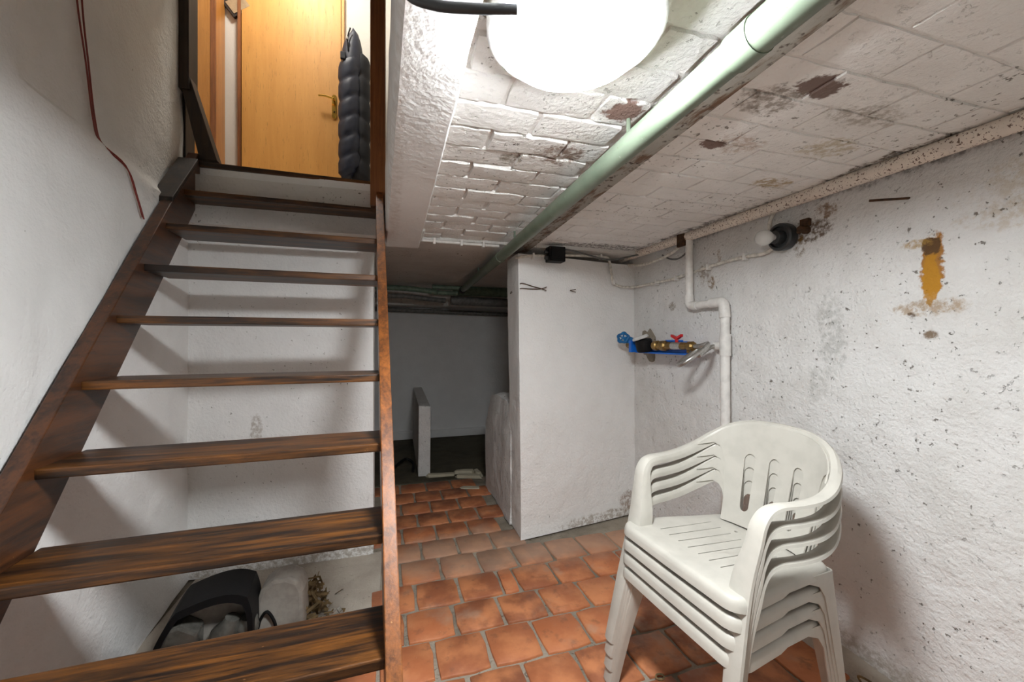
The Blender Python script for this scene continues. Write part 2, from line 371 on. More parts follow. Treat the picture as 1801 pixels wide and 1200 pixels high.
# normal of (dy) x (dz) points to +x: fine
struct(wl, 'rough white plastered wall beside the stairs', 'wall')
ws = grid_solid('wall_stair', M['stairwall'], (-1.05, 2.47, 0), (.932, 0, 0), (0, 0, 2.16), 50, 90, .004, .16)
struct(ws, 'white plastered wall behind the open stairs', 'wall')
wb = grid_solid('wall_back', M['backwall'], (-1.2, 5.25, 0), (2.95, 0, 0), (0, 0, 1.95), 50, 30, .010, .15)
struct(wb, 'dim grey plastered wall at the far end', 'wall')
MB().box(-1.0, XR, 5.21, 5.25, 0, .10).build('baseboard_back', M['backwall'], None, bevel=.008)
struct(bpy.data.objects['baseboard_back'], 'grey plaster skirting at the foot of the far wall', 'skirting')
MB().box(-1.2, -1.05, 2.47, 5.3, 0, 1.95).build('wall_far_left', M['backwall']); struct(bpy.data.objects['wall_far_left'], 'dim wall of the back room behind the stair wall', 'wall')
MB().box(-1.2, XR + .1, -1.65, -1.5, 0, 4.4).build('wall_rear', M['wall_w']); struct(bpy.data.objects['wall_rear'], 'white wall behind the viewer', 'wall')
# ---- pier: irregular prism, front face gridded
def pier():
    fl_, fr = Vector((.765, 2.385, 0)), Vector((1.70, 2.535, 0))
    m = MB(); nu, nv = 26, 44; vs = []; fs = []; Z = 1.80
    bl, br = Vector((.768, 2.64, 0)), Vector((1.70, 2.64, 0))
    loop = [bl, fl_, fr, br]; pts = []
    for a, b, n in ((bl, fl_, 8), (fl_, fr, nu), (fr, br, 4)):
        for i in range(n): pts.append(a.lerp(b, i / n))
    pts.append(br)
    W = len(pts)
    for j in range(nv + 1):
        z = Z * j / nv
        for i, p in enumerate(pts):
            q = Vector((p.x, p.y, z)); n = .006 * (mnoise.noise(q * 3) + .5 * mnoise.noise(q * 9))
            out = Vector((-1, 0, 0)) if i < 8 else Vector((.16, -.987, 0))
            if i == 8: out = Vector((-.5, -.85, 0)) * 1.4; n -= .004
            lean = Vector((-.02, 0, 0)) * (j / nv) if i <= 8 else Vector((-.02 * max(0, 1 - (i - 8) / 6), 0, 0)) * (j / nv)
            foot = .012 * math.exp(-z / .05) if i >= 8 else 0
            vs.append(q + out * (n + foot) + lean)
    for j in range(nv):
        for i in range(W - 1): fs.append((j * W + i, j * W + i + 1, (j + 1) * W + i + 1, (j + 1) * W + i))
        fs.append((j * W + W - 1, j * W, (j + 1) * W, (j + 1) * W + W - 1))
    fs += [tuple(range(W))[::-1], tuple(nv * W + i for i in range(W))]
    return m.add(vs, fs).build('wall_pier', M['pier'], smooth=40)
struct(pier(), 'white plastered brick pier standing in the middle', 'pier')
# low rough wall behind the pier
def lowwall():
    m = MB(); n = 26; prof = []
    for i in range(n + 1):
        y = lerp(2.60, 3.36, i / n); z = .785 + .035 * math.sin(PI * i / n)
        z = z - .10 * max(0, (i - 22) / 4) ** 2
        prof.append((y, z))
    vs = []; fs = []; K = 9
    for (y, z) in prof:
        for k_ in range(K):
            if k_ < 6: q = Vector((.757, y, z * k_ / 6 * .97))
            else: q = Vector((.757 + (.03, .09, .20)[k_ - 6], y, z + (0, .012, .0)[k_ - 6]))
            d = .012 * (mnoise.noise(q * 5) + .6 * mnoise.noise(q * 14))
            vs.append(q + Vector((-d if k_ < 6 else 0, 0, d if k_ >= 6 else 0)))
        vs.append(Vector((.957, y, 0)))
    K += 1
    for i in range(n):
        for k_ in range(K): fs.append((i * K + k_, i * K + (k_ + 1) % K, (i + 1) * K + (k_ + 1) % K, (i + 1) * K + k_))
    fs += [tuple(range(K)), tuple(n * K + k_ for k_ in range(K))[::-1]]
    return m.add(vs, fs).build('wall_low', M['rough'], smooth=40)
struct(lowwall(), 'low rough plastered wall running back from the pier', 'low wall')
m = MB()
m.hexa([(.210, 3.77, -.01), (.322, 3.77, -.01), (.335, 5.22, -.01), (.225, 5.22, -.01), (.216, 3.77, .650), (.326, 3.77, .642), (.340, 5.22, .66), (.230, 5.22, .66)])
pw = m.build('wall_partition', M['rough'], bevel=.012); struct(pw, 'thin white partition wall standing free on the floor', 'partition wall')
# mortar skirting of the right wall
m = MB(); N = 60; vs = []; fs = []
for i in range(N + 1):
    y = lerp(-1.4, 2.50, i / N); a = .006 * mnoise.noise(Vector((y * 6, 0, 0))); hgt = .055 + .008 * mnoise.noise(Vector((y * 4, 5, 0)))
    vs += [(XR + .02, y, -.01), (XR - .050 + a, y, -.01), (XR - .034 + a, y, hgt * .8), (XR - .012, y, hgt), (XR + .02, y, hgt)]
for i in range(N):
    for q in range(5): fs.append((i * 5 + q, i * 5 + (q + 1) % 5, (i + 1) * 5 + (q + 1) % 5, (i + 1) * 5 + q))
fs += [tuple(range(5)), tuple(N * 5 + q for q in range(5))[::-1]]
bo = m.add(vs, fs).build('baseboard_right', M['cement'], smooth=50); struct(bo, 'dirty mortar fillet along the foot of the right wall', 'skirting')

# ---- ceiling: mortar slab + separate painted bricks
cl = MB().box(.06, XR + .15, -1.6, 2.44, ZC + .008, ZC + .30).build('ceiling', M['mortar_c'])
struct(cl, 'low ceiling of white painted bricks', 'ceiling')
def brick_mesh(wd, dp, seed, rough=.003):
    m = MB(); nu, nv = 6, 2; vs = []; fs = []
    r = random.Random(seed)
    for j in range(nv + 1):
        for i in range(nu + 1):
            e = 1 if (i in (0, nu) or j in (0, nv)) else 0
            vs.append(((i / nu - .5) * wd * (.975 if rough > .002 else .99) + r.uniform(-1, 1) * .003, (j / nv - .5) * dp * (.95 if rough > .002 else .98) + r.uniform(-1, 1) * .003 * e, r.uniform(-rough, rough * .6) + .003 * e))
    W = nu + 1
    for j in range(nv):
        for i in range(nu): fs.append((j * W + i, (j + 1) * W + i, (j + 1) * W + i + 1, j * W + i + 1))
    ring = list(range(W)) + [2 * W - 1, 3 * W - 1] + list(range(3 * W - 2, 2 * W - 1, -1)) + [W]
    o = len(vs); vs += [(vs[i][0] * 1.03, vs[i][1] * 1.05, .026) for i in ring]
    for a in range(len(ring)):
        b = (a + 1) % len(ring); fs.append((ring[a], ring[b], o + b, o + a))
    return MB().add(vs, fs).mesh('brick', M['brick'], smooth=60)
def beam_x(y): return .775 + .038 * (y - .5)       # right edge of the steel flange
BL, BD = .252, .118
bms = [brick_mesh(BL - .012, BD - .012, 70 + i, .003) for i in range(6)]
bflat = [brick_mesh(BL - .008, BD - .008, 90 + i, .0012) for i in range(4)]
row = 0; y = .07
while y < 2.34:
    o0 = (row % 2) * BL / 2 + random.uniform(-.02, .02)
    for bay in (0, 1):
        xa = .142 if bay == 0 else beam_x(y) + .004
        xb = beam_x(y) - .135 if bay == 0 else XR - .005
        x = xa - (o0 if bay == 0 else (.16 - o0) % BL)
        while x < xb - .02:
            s0, s1 = max(x, xa), min(x + BL, xb); x += BL
            if s1 - s0 < .03: continue
            o = link('brick', random.choice(bms if bay == 0 else bflat), cl)
            o.location = ((s0 + s1) / 2, y + BD / 2, ZC + ((-.005 + random.uniform(-.003, .003)) if bay == 0 else random.uniform(-.001, .0025)))
            o.scale = ((s1 - s0) / BL, 1, 1)
            o.rotation_euler = (random.uniform(-.02, .02), random.uniform(-.012, .012), random.choice((0, PI)) + random.uniform(-.01, .01)) if bay == 0 else (random.uniform(-.006, .006), random.uniform(-.004, .004), random.choice((0, PI)))
    y += BD; row += 1
# the back room's darker ceiling, a little lower
fc = grid_solid('ceiling_far', M['farceil'], (-1.1, 2.40, ZC - .02), (0, 2.95, 0), (2.85, 0, 0), 60, 40, .004, .25,
                fn=lambda p: -.006 * max(0, math.sin(p.y * 2 * PI / .118)) ** 8)
struct(fc, 'dim rough ceiling over the back room', 'ceiling')
# plaster beam beside the stair opening (its left face follows the stairs)
m = MB(); N = 40; vs = []; fs = []
for i in range(N + 1):
    y = lerp(-1.5, 2.42, i / N); x0 = .030 - .034 * y; x1 = .140
    j1 = .004 * mnoise.noise(Vector((y * 7, 1, 0))); j2 = .004 * mnoise.noise(Vector((y * 6, 4, 0)))
    vs += [(x0 + j1, y, 2.175), (x0 + j1, y, 1.815), (x0 + .01 + j1, y, 1.80), (lerp(x0, x1, .5), y, 1.799 + j2), (x1 - .006 + j2, y, 1.80), (x1 + j2, y, 1.81), (x1, y, 2.175)]
K = 7
for i in range(N):
    for q in range(K): fs.append((i * K + q, i * K + (q + 1) % K, (i + 1) * K + (q + 1) % K, (i + 1) * K + q))
fs += [tuple(range(K)), tuple(N * K + q for q in range(K))[::-1]]
pb = m.add(vs, fs).build('ceiling_beam', M['beamp'], smooth=45); struct(pb, 'white plastered beam along the stair opening', 'beam')
# ---- hall upstairs (shell seen through the stair opening)
HZ = 2.186
MB().box(-1.7, .4, 2.48, 4.3, HZ - .30, HZ).build('floor_upper', M['hallwall']); struct(bpy.data.objects['floor_upper'], 'floor slab of the hall upstairs', 'floor')
MB().box(-1.9, .5, 3.72, 3.85, HZ, 4.75).build('wall_upper_back', M['hallwall']); struct(bpy.data.objects['wall_upper_back'], 'cream wall with the door upstairs', 'wall')
MB().box(.02, .16, -1.5, 3.75, 2.17, 4.75).build('wall_upper_right', M['hallwall']); struct(bpy.data.objects['wall_upper_right'], 'cream wall to the right of the stair opening', 'wall')
MB().box(-1.85, -1.7, 2.55, 3.8, HZ, 4.75).build('wall_upper_left', M['hallwall']); struct(bpy.data.objects['wall_upper_left'], 'cream wall at the left of the hall', 'wall')
MB().box(-1.9, .5, -1.6, 4.0, 4.7, 4.85).build('ceiling_upper', M['hallwall']); struct(bpy.data.objects['ceiling_upper'], 'ceiling of the hall upstairs', 'ceiling')
# wall over the left jamb, closing the shaft from the hall
MB().box(-1.75, -1.055, 2.50, 2.60, HZ, 4.72).build('wall_jamb_left', M['darkwood']); struct(bpy.data.objects['wall_jamb_left'], 'dark boarding left of the opening to the hall', 'wall')
MB().box(-1.06, .03, 2.44, 2.56, 3.42, 4.72).build('wall_light_block', M['darkwood']); struct(bpy.data.objects['wall_light_block'], 'unseen dark boarding lowered over the opening to block hall light', 'wall')  # out of view, brought down low to keep hall lamp light off the stairwell
# jambs
t1 = MB().box(-1.062, -1.016, 2.44, 2.54, 2.55, 4.3).build('trim_1', M['darkwood'], bevel=.004); struct(t1, 'dark wooden jamb left of the stair head', 'jamb')
t2 = MB(); t2.prism([(-1.066, 2.45, 2.62), (-1.016, 2.45, 2.62), (-.895, 2.45, 2.20), (-.975, 2.45, 2.20)], (0, .07, 0))
t2 = t2.build('trim_2', M['darkwood'], bevel=.004); struct(t2, 'slanting dark board at the foot of the left jamb', 'board')
t3 = MB().box(-.128, -.048, 2.33, 2.47, 2.0, 4.3).build('trim_3', M['post'], bevel=.004); struct(t3, 'red-brown wooden post at the right of the stair head', 'post')
MB().box(-1.05, -.11, 2.462, 2.50, 2.0, 2.165).build('wall_riser', M['stairwall']); struct(bpy.data.objects['wall_riser'], 'beige plastered strip under the top step', 'wall')
# door upstairs
dr = MB(); dr.box(-1.178, -.438, 3.685, 3.722, HZ + .006, HZ + 2.03)
dr = dr.build('door_1', M['doorwood'], bevel=.003); struct(dr, 'honey-coloured veneered door upstairs with brass handle', 'door')
MB().box(-1.205, -1.182, 3.68, 3.73, HZ, HZ + 2.06).build('door_frame', M['post'], dr)
MB().box(-.434, -.414, 3.69, 3.73, HZ, HZ + 2.06).build('door_frame', M['doorwood'], dr)
hd = MB(); hd.lathe([(.0, 0), (.02, .0), (.02, .006), (0, .007)], (-.49, 3.685, 3.31), (0, -1, 0), 16)
prof = [];
for i in range(24):
    a = 2 * PI * i / 24; prof.append((-.49 + .019 * math.cos(a), 3.685, 3.25 + (.075 if math.sin(a) > 0 else -.085) + .022 * math.sin(a)))
hd = MB().prism(prof, (0, -.007, 0)); hd = hd.build('handle_plate', M['gold'], dr); hd['label'] = 'brass handle plate'
lv = MB().tube(spline([(-.49, 3.68, 3.285), (-.49, 3.635, 3.285), (-.505, 3.628, 3.288), (-.56, 3.626, 3.296), (-.605, 3.63, 3.294)], 5), .008, 8).build('lever', M['gold'], hd, smooth=40)
MB().lathe([(.006, 0), (.006, .002), (0, .002)], (-.49, 3.677, 3.20), (0, -1, 0), 10).build('keyhole', M['black'], hd)

# ================================================================== STAIRCASE
st = empty('wooden_staircase', (0, 0, 0)); tag(st, 'steep open wooden staircase with dark varnished treads', 'staircase')
R_, G_ = .2117, .1842
def fr(i): return (Vector((-.020 - .0105 * i, .997 + G_ * i, .493 + R_ * i)))
def fl2(i): return Vector((xl(.97 + G_ * i) + .047, .972 + G_ * i, .493 + R_ * i))
for i in range(-2, 9):
    a, b = fl2(i), fr(i)
    dpt = .205 if i < 7 else (.17 if i == 7 else .13)
    th = .028
    p = [a + Vector((0, 0, -th)), b + Vector((0, 0, -th)), b + Vector((0, dpt, -th)), a + Vector((-.012, dpt, -th)), a, b, b + Vector((0, dpt, 0)), a + Vector((-.012, dpt, 0))]
    MB().hexa(p).build('tread', M['tread'], st, bevel=.0045)
def stringer(xi, xo, name, mat, front=.050, depth=.226, y0=.45, y1=2.50):
    # side profile in y,z; front edge leads the tread nosing line
    m = MB()
    def zl(y): return .493 + (y - .985) * R_ / G_
    poly = []
    f = lambda y: zl(y + front); bk = lambda y: zl(y + front - depth)
    pts = [(y0, max(-.005, f(y0))), (y1, f(y1)), (y1, bk(y1)), (.95 + .05, bk(1.0))]
    ys_ = [(.495, -.003), ]
    # front line reaches the floor at z = 0
    yf = .985 - .493 * G_ / R_ - front; yb = yf + depth
    poly = [(yf, 0.0), (y1 - .06, f(y1 - .06)), (y1, f(y1 - .06)), (y1, bk(y1)), (yb, 0.0)]
    n = len(poly)
    vs = [(xo(y), y, z) for y, z in poly] + [(xi(y), y, z) for y, z in poly]
    m.add(vs, [tuple(range(n)), tuple(range(n, 2 * n))[::-1]] + [(i, (i + 1) % n, n + (i + 1) % n, n + i) for i in range(n)])
    return m.build(name, mat, st, bevel=.003)
stringer(lambda y: xl(y) + .049, lambda y: xl(y) + .004, 'stringer', M['stringer'])
stringer(lambda y: -.020 - .057 * (y - .997) - .002, lambda y: -.020 - .057 * (y - .997) + .036, 'stringer', M['stringer2'], front=.035, depth=.21)
# short board fixed over the top of the left stringer
m = MB()
def zl(y): return .493 + (y - .985) * R_ / G_
sb = m.prism([(xl(2.2) + .055, 2.14, zl(2.14) + .075), (xl(2.2) + .055, 2.38, zl(2.38) + .075), (xl(2.2) + .055, 2.38, zl(2.38) + .05), (xl(2.2) + .055, 2.14, zl(2.14) + .05)], (-.085, 0, 0)).build('top_board', M['darkwood'], st, bevel=.003)

# ================================================================== CHAIRS
def tri_fill(loops, step, fn, mat, name):
    """constrained fill of a 2D outline (first loop) with holes, mapped to 3D by fn"""
    vs = []; es = []
    for lp in loops:
        o = len(vs); vs += [Vector(p) for p in lp]; es += [(o + i, o + (i + 1) % len(lp)) for i in range(len(lp))]
    def inside(p, lp):
        c_ = False; j = len(lp) - 1
        for i in range(len(lp)):
            if (lp[i][1] > p[1]) != (lp[j][1] > p[1]) and p[0] < (lp[j][0] - lp[i][0]) * (p[1] - lp[i][1]) / (lp[j][1] - lp[i][1]) + lp[i][0]: c_ = not c_
            j = i
        return c_
    ok = lambda p: inside(p, loops[0]) and not any(inside(p, h) for h in loops[1:])
    xs = [p[0] for p in loops[0]]; ys_ = [p[1] for p in loops[0]]
    nx = int((max(xs) - min(xs)) / step); ny = int((max(ys_) - min(ys_)) / step)
    for i in range(1, nx):
        for j in range(1, ny):
            p = (min(xs) + (max(xs) - min(xs)) * i / nx, min(ys_) + (max(ys_) - min(ys_)) * (j + .5 * (i % 2)) / ny)
            if ok(p) and min((Vector(p) - q).length for q in vs[:len(es)]) > step * .45: vs.append(Vector(p))
    r = delaunay_2d_cdt(vs, es, [], 0, 1e-6)
    V, F = r[0], r[2]
    out = MB(); keep = [f for f in F if ok(((V[f[0]] + V[f[1]] + V[f[2]]) / 3))]
    used = sorted({i for f in keep for i in f}); mp = {a: b for b, a in enumerate(used)}
    out.add([fn(V[i].x, V[i].y) for i in used], [tuple(mp[i] for i in f) for f in keep])
    return out, [Vector(V[i]) for i in used]
def capsule(cx, y0, y1, r0, r1, n=8):
    pts = [(cx - r0 * math.cos(PI * i / n), y0 - r0 * math.sin(PI * i / n)) for i in range(n + 1)]
    pts += [(cx + r1 * math.cos(PI * i / n), y1 + r1 * math.sin(PI * i / n)) for i in range(n + 1)]
    return pts
def solid_mesh(mb, name, th=.0042, smooth=38, off=-1):
    o = bpy.data.objects.new('tmp', mb.mesh(name, M['chair'], smooth)); COL.objects.link(o)
    md = o.modifiers.new('s', 'SOLIDIFY'); md.thickness = th; md.offset = off; md.use_even_offset = False
    dg = bpy.context.evaluated_depsgraph_get(); me = bpy.data.meshes.new_from_object(o.evaluated_get(dg)); me.name = name
    bpy.data.objects.remove(o)
    me.shade_smooth(); me.set_sharp_from_angle(angle=math.radians(smooth))
    return me
# control points of the leg-arm-back rail (right half): point, outward angle, top width, side width
CP = [((.224, .292, 0), 0, .046, .036), ((.206, .246, .22), 0, .056, .044), ((.184, .200, .43), 0, .070, .056), ((.206, .170, .56), 0, .056, .040), ((.213, .156, .615), 0, .052, .032), ((.219, .130, .648), 0, .048, .030),
      ((.225, .090, .660), 0, .045, .030), ((.236, .02, .660), 3, .043, .030), ((.244, -.05, .667), 8, .040, .032), ((.240, -.112, .690), 22, .036, .036), ((.219, -.170, .728), 40, .031, .042),
      ((.176, -.218, .769), 57, .026, .045), ((.100, -.252, .794), 76, .022, .04), ((0, -.263, .800), 90, .020, .03)]
SUB = 5
cps = spline([c_[0] for c_ in CP], SUB)
aux = spline([(c_[1], c_[2], c_[3]) for c_ in CP], SUB)
def rail_section(i, sg):
    p = cps[i]; t = (cps[min(i + 1, len(cps) - 1)] - cps[max(i - 1, 0)]).normalized()
    if i == len(cps) - 1: t = Vector((-1, 0, 0))
    a = math.radians(aux[i].x); O = Vector((math.cos(a), -math.sin(a), 0)); O = (O - t * O.dot(t)).normalized()
    N = t.cross(O).normalized(); w1, w2 = aux[i].y, aux[i].z; r = .013
    q = [(w1, -.009), (w1 - .003, -.002), (w1 * .6, .002), (r, 0), (r * .3, -r * .3), (0, -r), (-.001, -w2 * .6), (-.001, -w2)][::-1]
    return [Vector(((p + O * u + N * v).x * sg, (p + O * u + N * v).y, (p + O * u + N * v).z)) for u, v in q]
def sweep(i0, i1, sg, m=None):
    m = m or MB(); rows_ = [rail_section(i, sg) for i in range(i0, i1 + 1)]; K = len(rows_[0])
    vs = [v for r in rows_ for v in r]; fs = []
    for i in range(len(rows_) - 1):
        for q in range(K - 1):
            f = (i * K + q, i * K + q + 1, (i + 1) * K + q + 1, (i + 1) * K + q); fs.append(f if sg > 0 else f[::-1])
    return m.add(vs, fs)
def railpoint(x):   # rail point with the given lateral coordinate, on the back part
    s = 1 if x >= 0 else -1; x = abs(x)
    back = cps[9 * SUB:]
    for a, b in zip(back[:-1], back[1:]):
        if b.x <= x <= a.x:
            t = (a.x - x) / max(1e-6, a.x - b.x); p = a.lerp(b, t); return Vector((p.x * s, p.y, p.z))
    p = back[0]; return Vector((p.x * s, p.y, p.z))
def back_map(a, q):  # a lateral in metres at the rail (-.25...25), q 0 at rail .. .36 at the seat
    t = min(1, q / .37); top = railpoint(max(-.238, min(.238, a * .93))) + Vector((0, .0, -.012))
    s = a / .22; bot = Vector((.172 * s, -.178 + .030 * s * s, .418))
    e = t ** .85
    p = top.lerp(bot, e); p.y += -.012 * math.sin(PI * t)
    return p
outl = []
n = 30
for i in range(n + 1): outl.append((lerp(-.255, .255, i / n), 0))
side = []
for i in range(1, 17):
    q = .37 * i / 16; side.append((.195 + .06 * math.exp(-q * 26), q))
outl += side + [(lerp(.195, -.195, i / 14), .37) for i in range(1, 14)] + [(-x, q) for x, q in side[::-1]]
slots = [capsule(cx, .112, .292, .0225, .019) for cx in (-.102, 0, .102)]
mb_back, _ = tri_fill([outl] + slots, .017, back_map, M['chair'], 'backrest')
IA0, IA1 = 3 * SUB + 2, 10 * SUB
sweep(IA1, len(cps) - 1, 1, mb_back); sweep(IA1, len(cps) - 1, -1, mb_back)
me_back = solid_mesh(mb_back, 'backrest')
me_arm = {s: solid_mesh(sweep(IA0, IA1, s), 'armrest') for s in (1, -1)}
me_leg = {s: solid_mesh(sweep(0, IA0, s), 'leg') for s in (1, -1)}
# seat
def rr(hw_f, hw_r, yf, yr, r, n=7):
    pts = []
    for (cx, cy, a0) in ((hw_f - r, yf - r, 0), (-hw_f + r, yf - r, PI / 2), (-hw_r + r, yr + r, PI), (hw_r - r, yr + r, 1.5 * PI)):
        for i in range(n + 1):
            a = a0 + PI / 2 * i / n; pts.append((cx + r * math.cos(a), cy + r * math.sin(a)))
    # densify straight runs
    out = []
    for i in range(len(pts)):
        a = Vector(pts[i]); b = Vector(pts[(i + 1) % len(pts)]); k_ = max(1, int((b - a).length / .03))
        for q in range(k_): out.append(tuple(a.lerp(b, q / k_)))
    return out
def seat_z(x, y):
    d = .43 - .016 * math.exp(-((x / .16) ** 2)) * math.exp(-(((y + .03) / .17) ** 2)) - .014 * max(0, -(y - .05)) / .25
    return d
so = rr(.236, .190, .222, -.205, .035)
slits = [capsule(x, -.10, .135, .0017, .0017, 3) for x in [(-.15 + .0425 * i) for i in range(8)]] + [capsule(x, -.130, -.130, .006, .006, 5) for x in (-.065, 0, .065)]
mb_seat, uv = tri_fill([so] + slits, .028, lambda x, y: Vector((x, y, seat_z(x, y))), M['chair'], 'seat')
nb = len(so); base = len(mb_seat.v)
ringA = [Vector((x, y, seat_z(x, y))) for x, y in so]
cen = Vector((0, 0, 0)); prev = None; layers = []
for (ofs, dz) in ((.0, 0), (.007, -.002), (.013, -.009), (.0165, -.020), (.018, -.036)):
    ly = []
    for i in range(nb):
        a = Vector(so[i - 1]); b = Vector(so[(i + 1) % nb]); t = (b - a).normalized(); nrm = Vector((t.y, -t.x))
        x, y = so[i][0] + nrm.x * ofs, so[i][1] + nrm.y * ofs
        arch = 1.0 if y > .05 else .75
        ly.append((x, y, ringA[i].z + dz * (arch if dz < -.03 else 1)))
    layers.append(ly)
vs = [v for l in layers for v in l]; fs = []
for a in range(len(layers) - 1):
    for i in range(nb): fs.append((a * nb + i, a * nb + (i + 1) % nb, (a + 1) * nb + (i + 1) % nb, (a + 1) * nb + i))
mb_seat.add(vs, fs)
bmv = bmesh.new()
me_tmp = bpy.data.meshes.new('t'); me_tmp.from_pydata(mb_seat.v, [], mb_seat.f); bmv.from_mesh(me_tmp); bmesh.ops.remove_doubles(bmv, verts=bmv.verts, dist=2e-4)
bmv.verts.ensure_lookup_table(); mb2 = MB(); bmv.verts.index_update(); mb2.add([v.co[:] for v in bmv.verts], [tuple(v.index for v in f.verts) for f in bmv.faces]); bmv.free(); bpy.data.meshes.remove(me_tmp)
me_seat = solid_mesh(mb2, 'seat', smooth=50)
# rear legs
def rear(sg):
    m = MB(); K = 7; R2 = []; N = 12
    for i in range(N + 1):
        t = i / N; z = .405 * t
        px = lerp(.230, .212, t); py = lerp(-.250, -.205, t); w1 = lerp(.036, .075, t); w2 = lerp(.036, .062, t) + .10 * max(0, (t - .86) / .14) ** 2
        q = [(-w1, .005), (-w1 * .5, 0), (-.012, 0), (-.004, .004), (0, .012), (.001, w2 * .6), (.002, w2)]
        R2 += [Vector(((px + u) * sg, py + v, z)) for u, v in q]
    fs = []
    for i in range(N):
        for q in range(K - 1):
            f = (i * K + q, (i + 1) * K + q, (i + 1) * K + q + 1, i * K + q + 1); fs.append(f if sg > 0 else f[::-1])
    return solid_mesh(m.add(R2, fs), 'leg')
me_rear = {s: rear(s) for s in (1, -1)}
CH_LAB = ['white plastic armchair standing on the tiles, bottom one of the stack', 'white plastic armchair third from the top of the stack',
          'white plastic armchair second from the top of the stack', 'white plastic armchair on top of the stack, its slotted back in full view']
PITCH = .050
for kx in range(4):
    t = empty('plastic_armchair', (1.052 + .002 * kx, 1.075, PITCH * kx + .001), PI / 2 + math.radians(4))
    tag(t, CH_LAB[kx], 'chair', 'stacked white plastic armchairs')
    link('seat', me_seat, t); link('backrest', me_back, t)
    for s in (1, -1):
        link('armrest', me_arm[s], t); link('leg', me_leg[s], t); link('leg', me_rear[s], t)

# ================================================================== PIPES AND BEAMS
# green pipe
gp = empty('green_pipe', (.6, .0, 1.78)); tag(gp, 'long pale green painted pipe hung under the ceiling', 'pipe')
def gx(y): return .592 + .021 * y
def gpart(name, y0, y1, r, mat='green', N=2):
    o = MB().tube([(gx(lerp(y0, y1, i / N)) - .6, lerp(y0, y1, i / N), 0) for i in range(N + 1)], r, 24).build(name, M[mat], gp, smooth=40); return o
gpart('pipe_run', .585, 4.05, .031); gpart('pipe_run', -1.45, .54, .0335); gpart('collar', .535, .587, .0355); gpart('collar', 2.42, 2.46, .034)
gpart('end_cap', 4.03, 4.12, .036, 'black')
for yy in (.95, 2.1, 3.2):
    MB().tube([(gx(yy) - .6, yy, .033), (gx(yy) - .6, yy, .075)], .006, 8).build('hanger', M['green'], gp)
# steel joist
m = MB(); vs = []
for (y, e) in ((-1.55, 0), (2.6, 1)):
    xr = beam_x(y)
    vs += [(xr - .125, y, 1.846), (xr, y, 1.846), (xr, y, 1.860), (xr - .125, y, 1.860)]
m.hexa([vs[0], vs[1], vs[5], vs[4], vs[3], vs[2], vs[6], vs[7]])
m.hexa([(beam_x(-1.55) - .07, -1.55, 1.855), (beam_x(-1.55) - .058, -1.55, 1.855), (beam_x(2.6) - .058, 2.6, 1.855), (beam_x(2.6) - .07, 2.6, 1.855),
        (beam_x(-1.55) - .07, -1.55, 1.98), (beam_x(-1.55) - .058, -1.55, 1.98), (beam_x(2.6) - .058, 2.6, 1.98), (beam_x(2.6) - .07, 2.6, 1.98)])
tag(m.build('steel_joist', M['steel']), 'rusty grey steel joist in the ceiling right of the green pipe', 'joist')
# speckled pipe along the right wall
sp = MB().tube([(1.625, 2.62, 1.862), (1.625, 1.4, 1.848), (1.628, .6, 1.846), (1.63, -1.4, 1.846)], .027, 18).build('speckled_pipe', M['specpipe'], smooth=40)
tag(sp, 'beige pipe freckled with rust along the top of the right wall', 'pipe')
# white drain pipe with offset
dp = empty('drain_pipe', (1.63, 1.65, 0)); tag(dp, 'white painted drain pipe with a double bend on the right wall', 'pipe')
def dpart(name, pts, r, n=16): return MB().tube([(x - 1.63, y - 1.65, z) for x, y, z in pts], r, n).build(name, M['pvc'], dp, smooth=40)
dpart('upper_pipe', [(1.63, 1.91, 1.90), (1.63, 1.91, 1.49)], .0205)
dpart('elbow', spline([(1.63, 1.91, 1.515), (1.63, 1.908, 1.468), (1.63, 1.885, 1.452), (1.63, 1.845, 1.450)], 5), .0245)
dpart('offset_pipe', [(1.63, 1.86, 1.450), (1.63, 1.70, 1.452)], .0205)
dpart('elbow', spline([(1.63, 1.745, 1.452), (1.63, 1.69, 1.452), (1.63, 1.662, 1.440), (1.63, 1.652, 1.37)], 5), .0265)
dpart('lower_pipe', [(1.63, 1.652, 1.39), (1.63, 1.645, .0)], .0225)
dpart('sleeve', [(1.63, 1.650, 1.285), (1.63, 1.650, 1.175)], .027)
dpart('branch', [(1.63, 1.650, 1.225), (1.625, 1.715, 1.224)], .020)
# water meter assembly
wm = empty('water_meter', (1.50, 2.1, 1.23)); tag(wm, 'brass water meter with blue bracket and hand wheel on the wall', 'water meter')
def wpart(name, mb, mat, parent=None, smooth=40, bevel=0):
    mb.v = [(x - 1.50, y - 2.1, z - 1.23) for x, y, z in mb.v]; return mb.build(name, M[mat], parent or wm, smooth, bevel)
XM = 1.52; ZM = 1.222
ax = Vector((-.84, .12, .40)).normalized(); a_ = ax.orthogonal().normalized(); b_ = ax.cross(a_); v0 = Vector((1.575, 2.345, 1.226))
mb = MB().tube([(XM, 2.36, ZM), (XM, 2.28, ZM)], .021, 12); mb.tube([(1.69, 2.36, ZM), (XM, 2.36, ZM)], .017, 12); mb.tube([v0 + ax * -.03, v0 + ax * .04], .020, 12)
wpart('inlet_pipe', mb, 'brass')
mb = MB().lathe([(0, .028), (.026, .028), (.030, .036), (.030, .062), (.024, .070), (.014, .080), (.010, .105), (0, .105)], v0, ax, 10); wpart('stop_valve', mb, 'teal', smooth=25)
cc = v0 + ax * .108
fx = Vector((-.62, -.62, .40)).normalized(); a_ = fx.orthogonal().normalized(); b_ = fx.cross(a_)
mb = MB().tube([cc + (a_ * math.cos(2 * PI * i / 30) + b_ * math.sin(2 * PI * i / 30)) * (.034 + .004 * math.cos(5 * 2 * PI * i / 30)) for i in range(31)], .0085, 8)
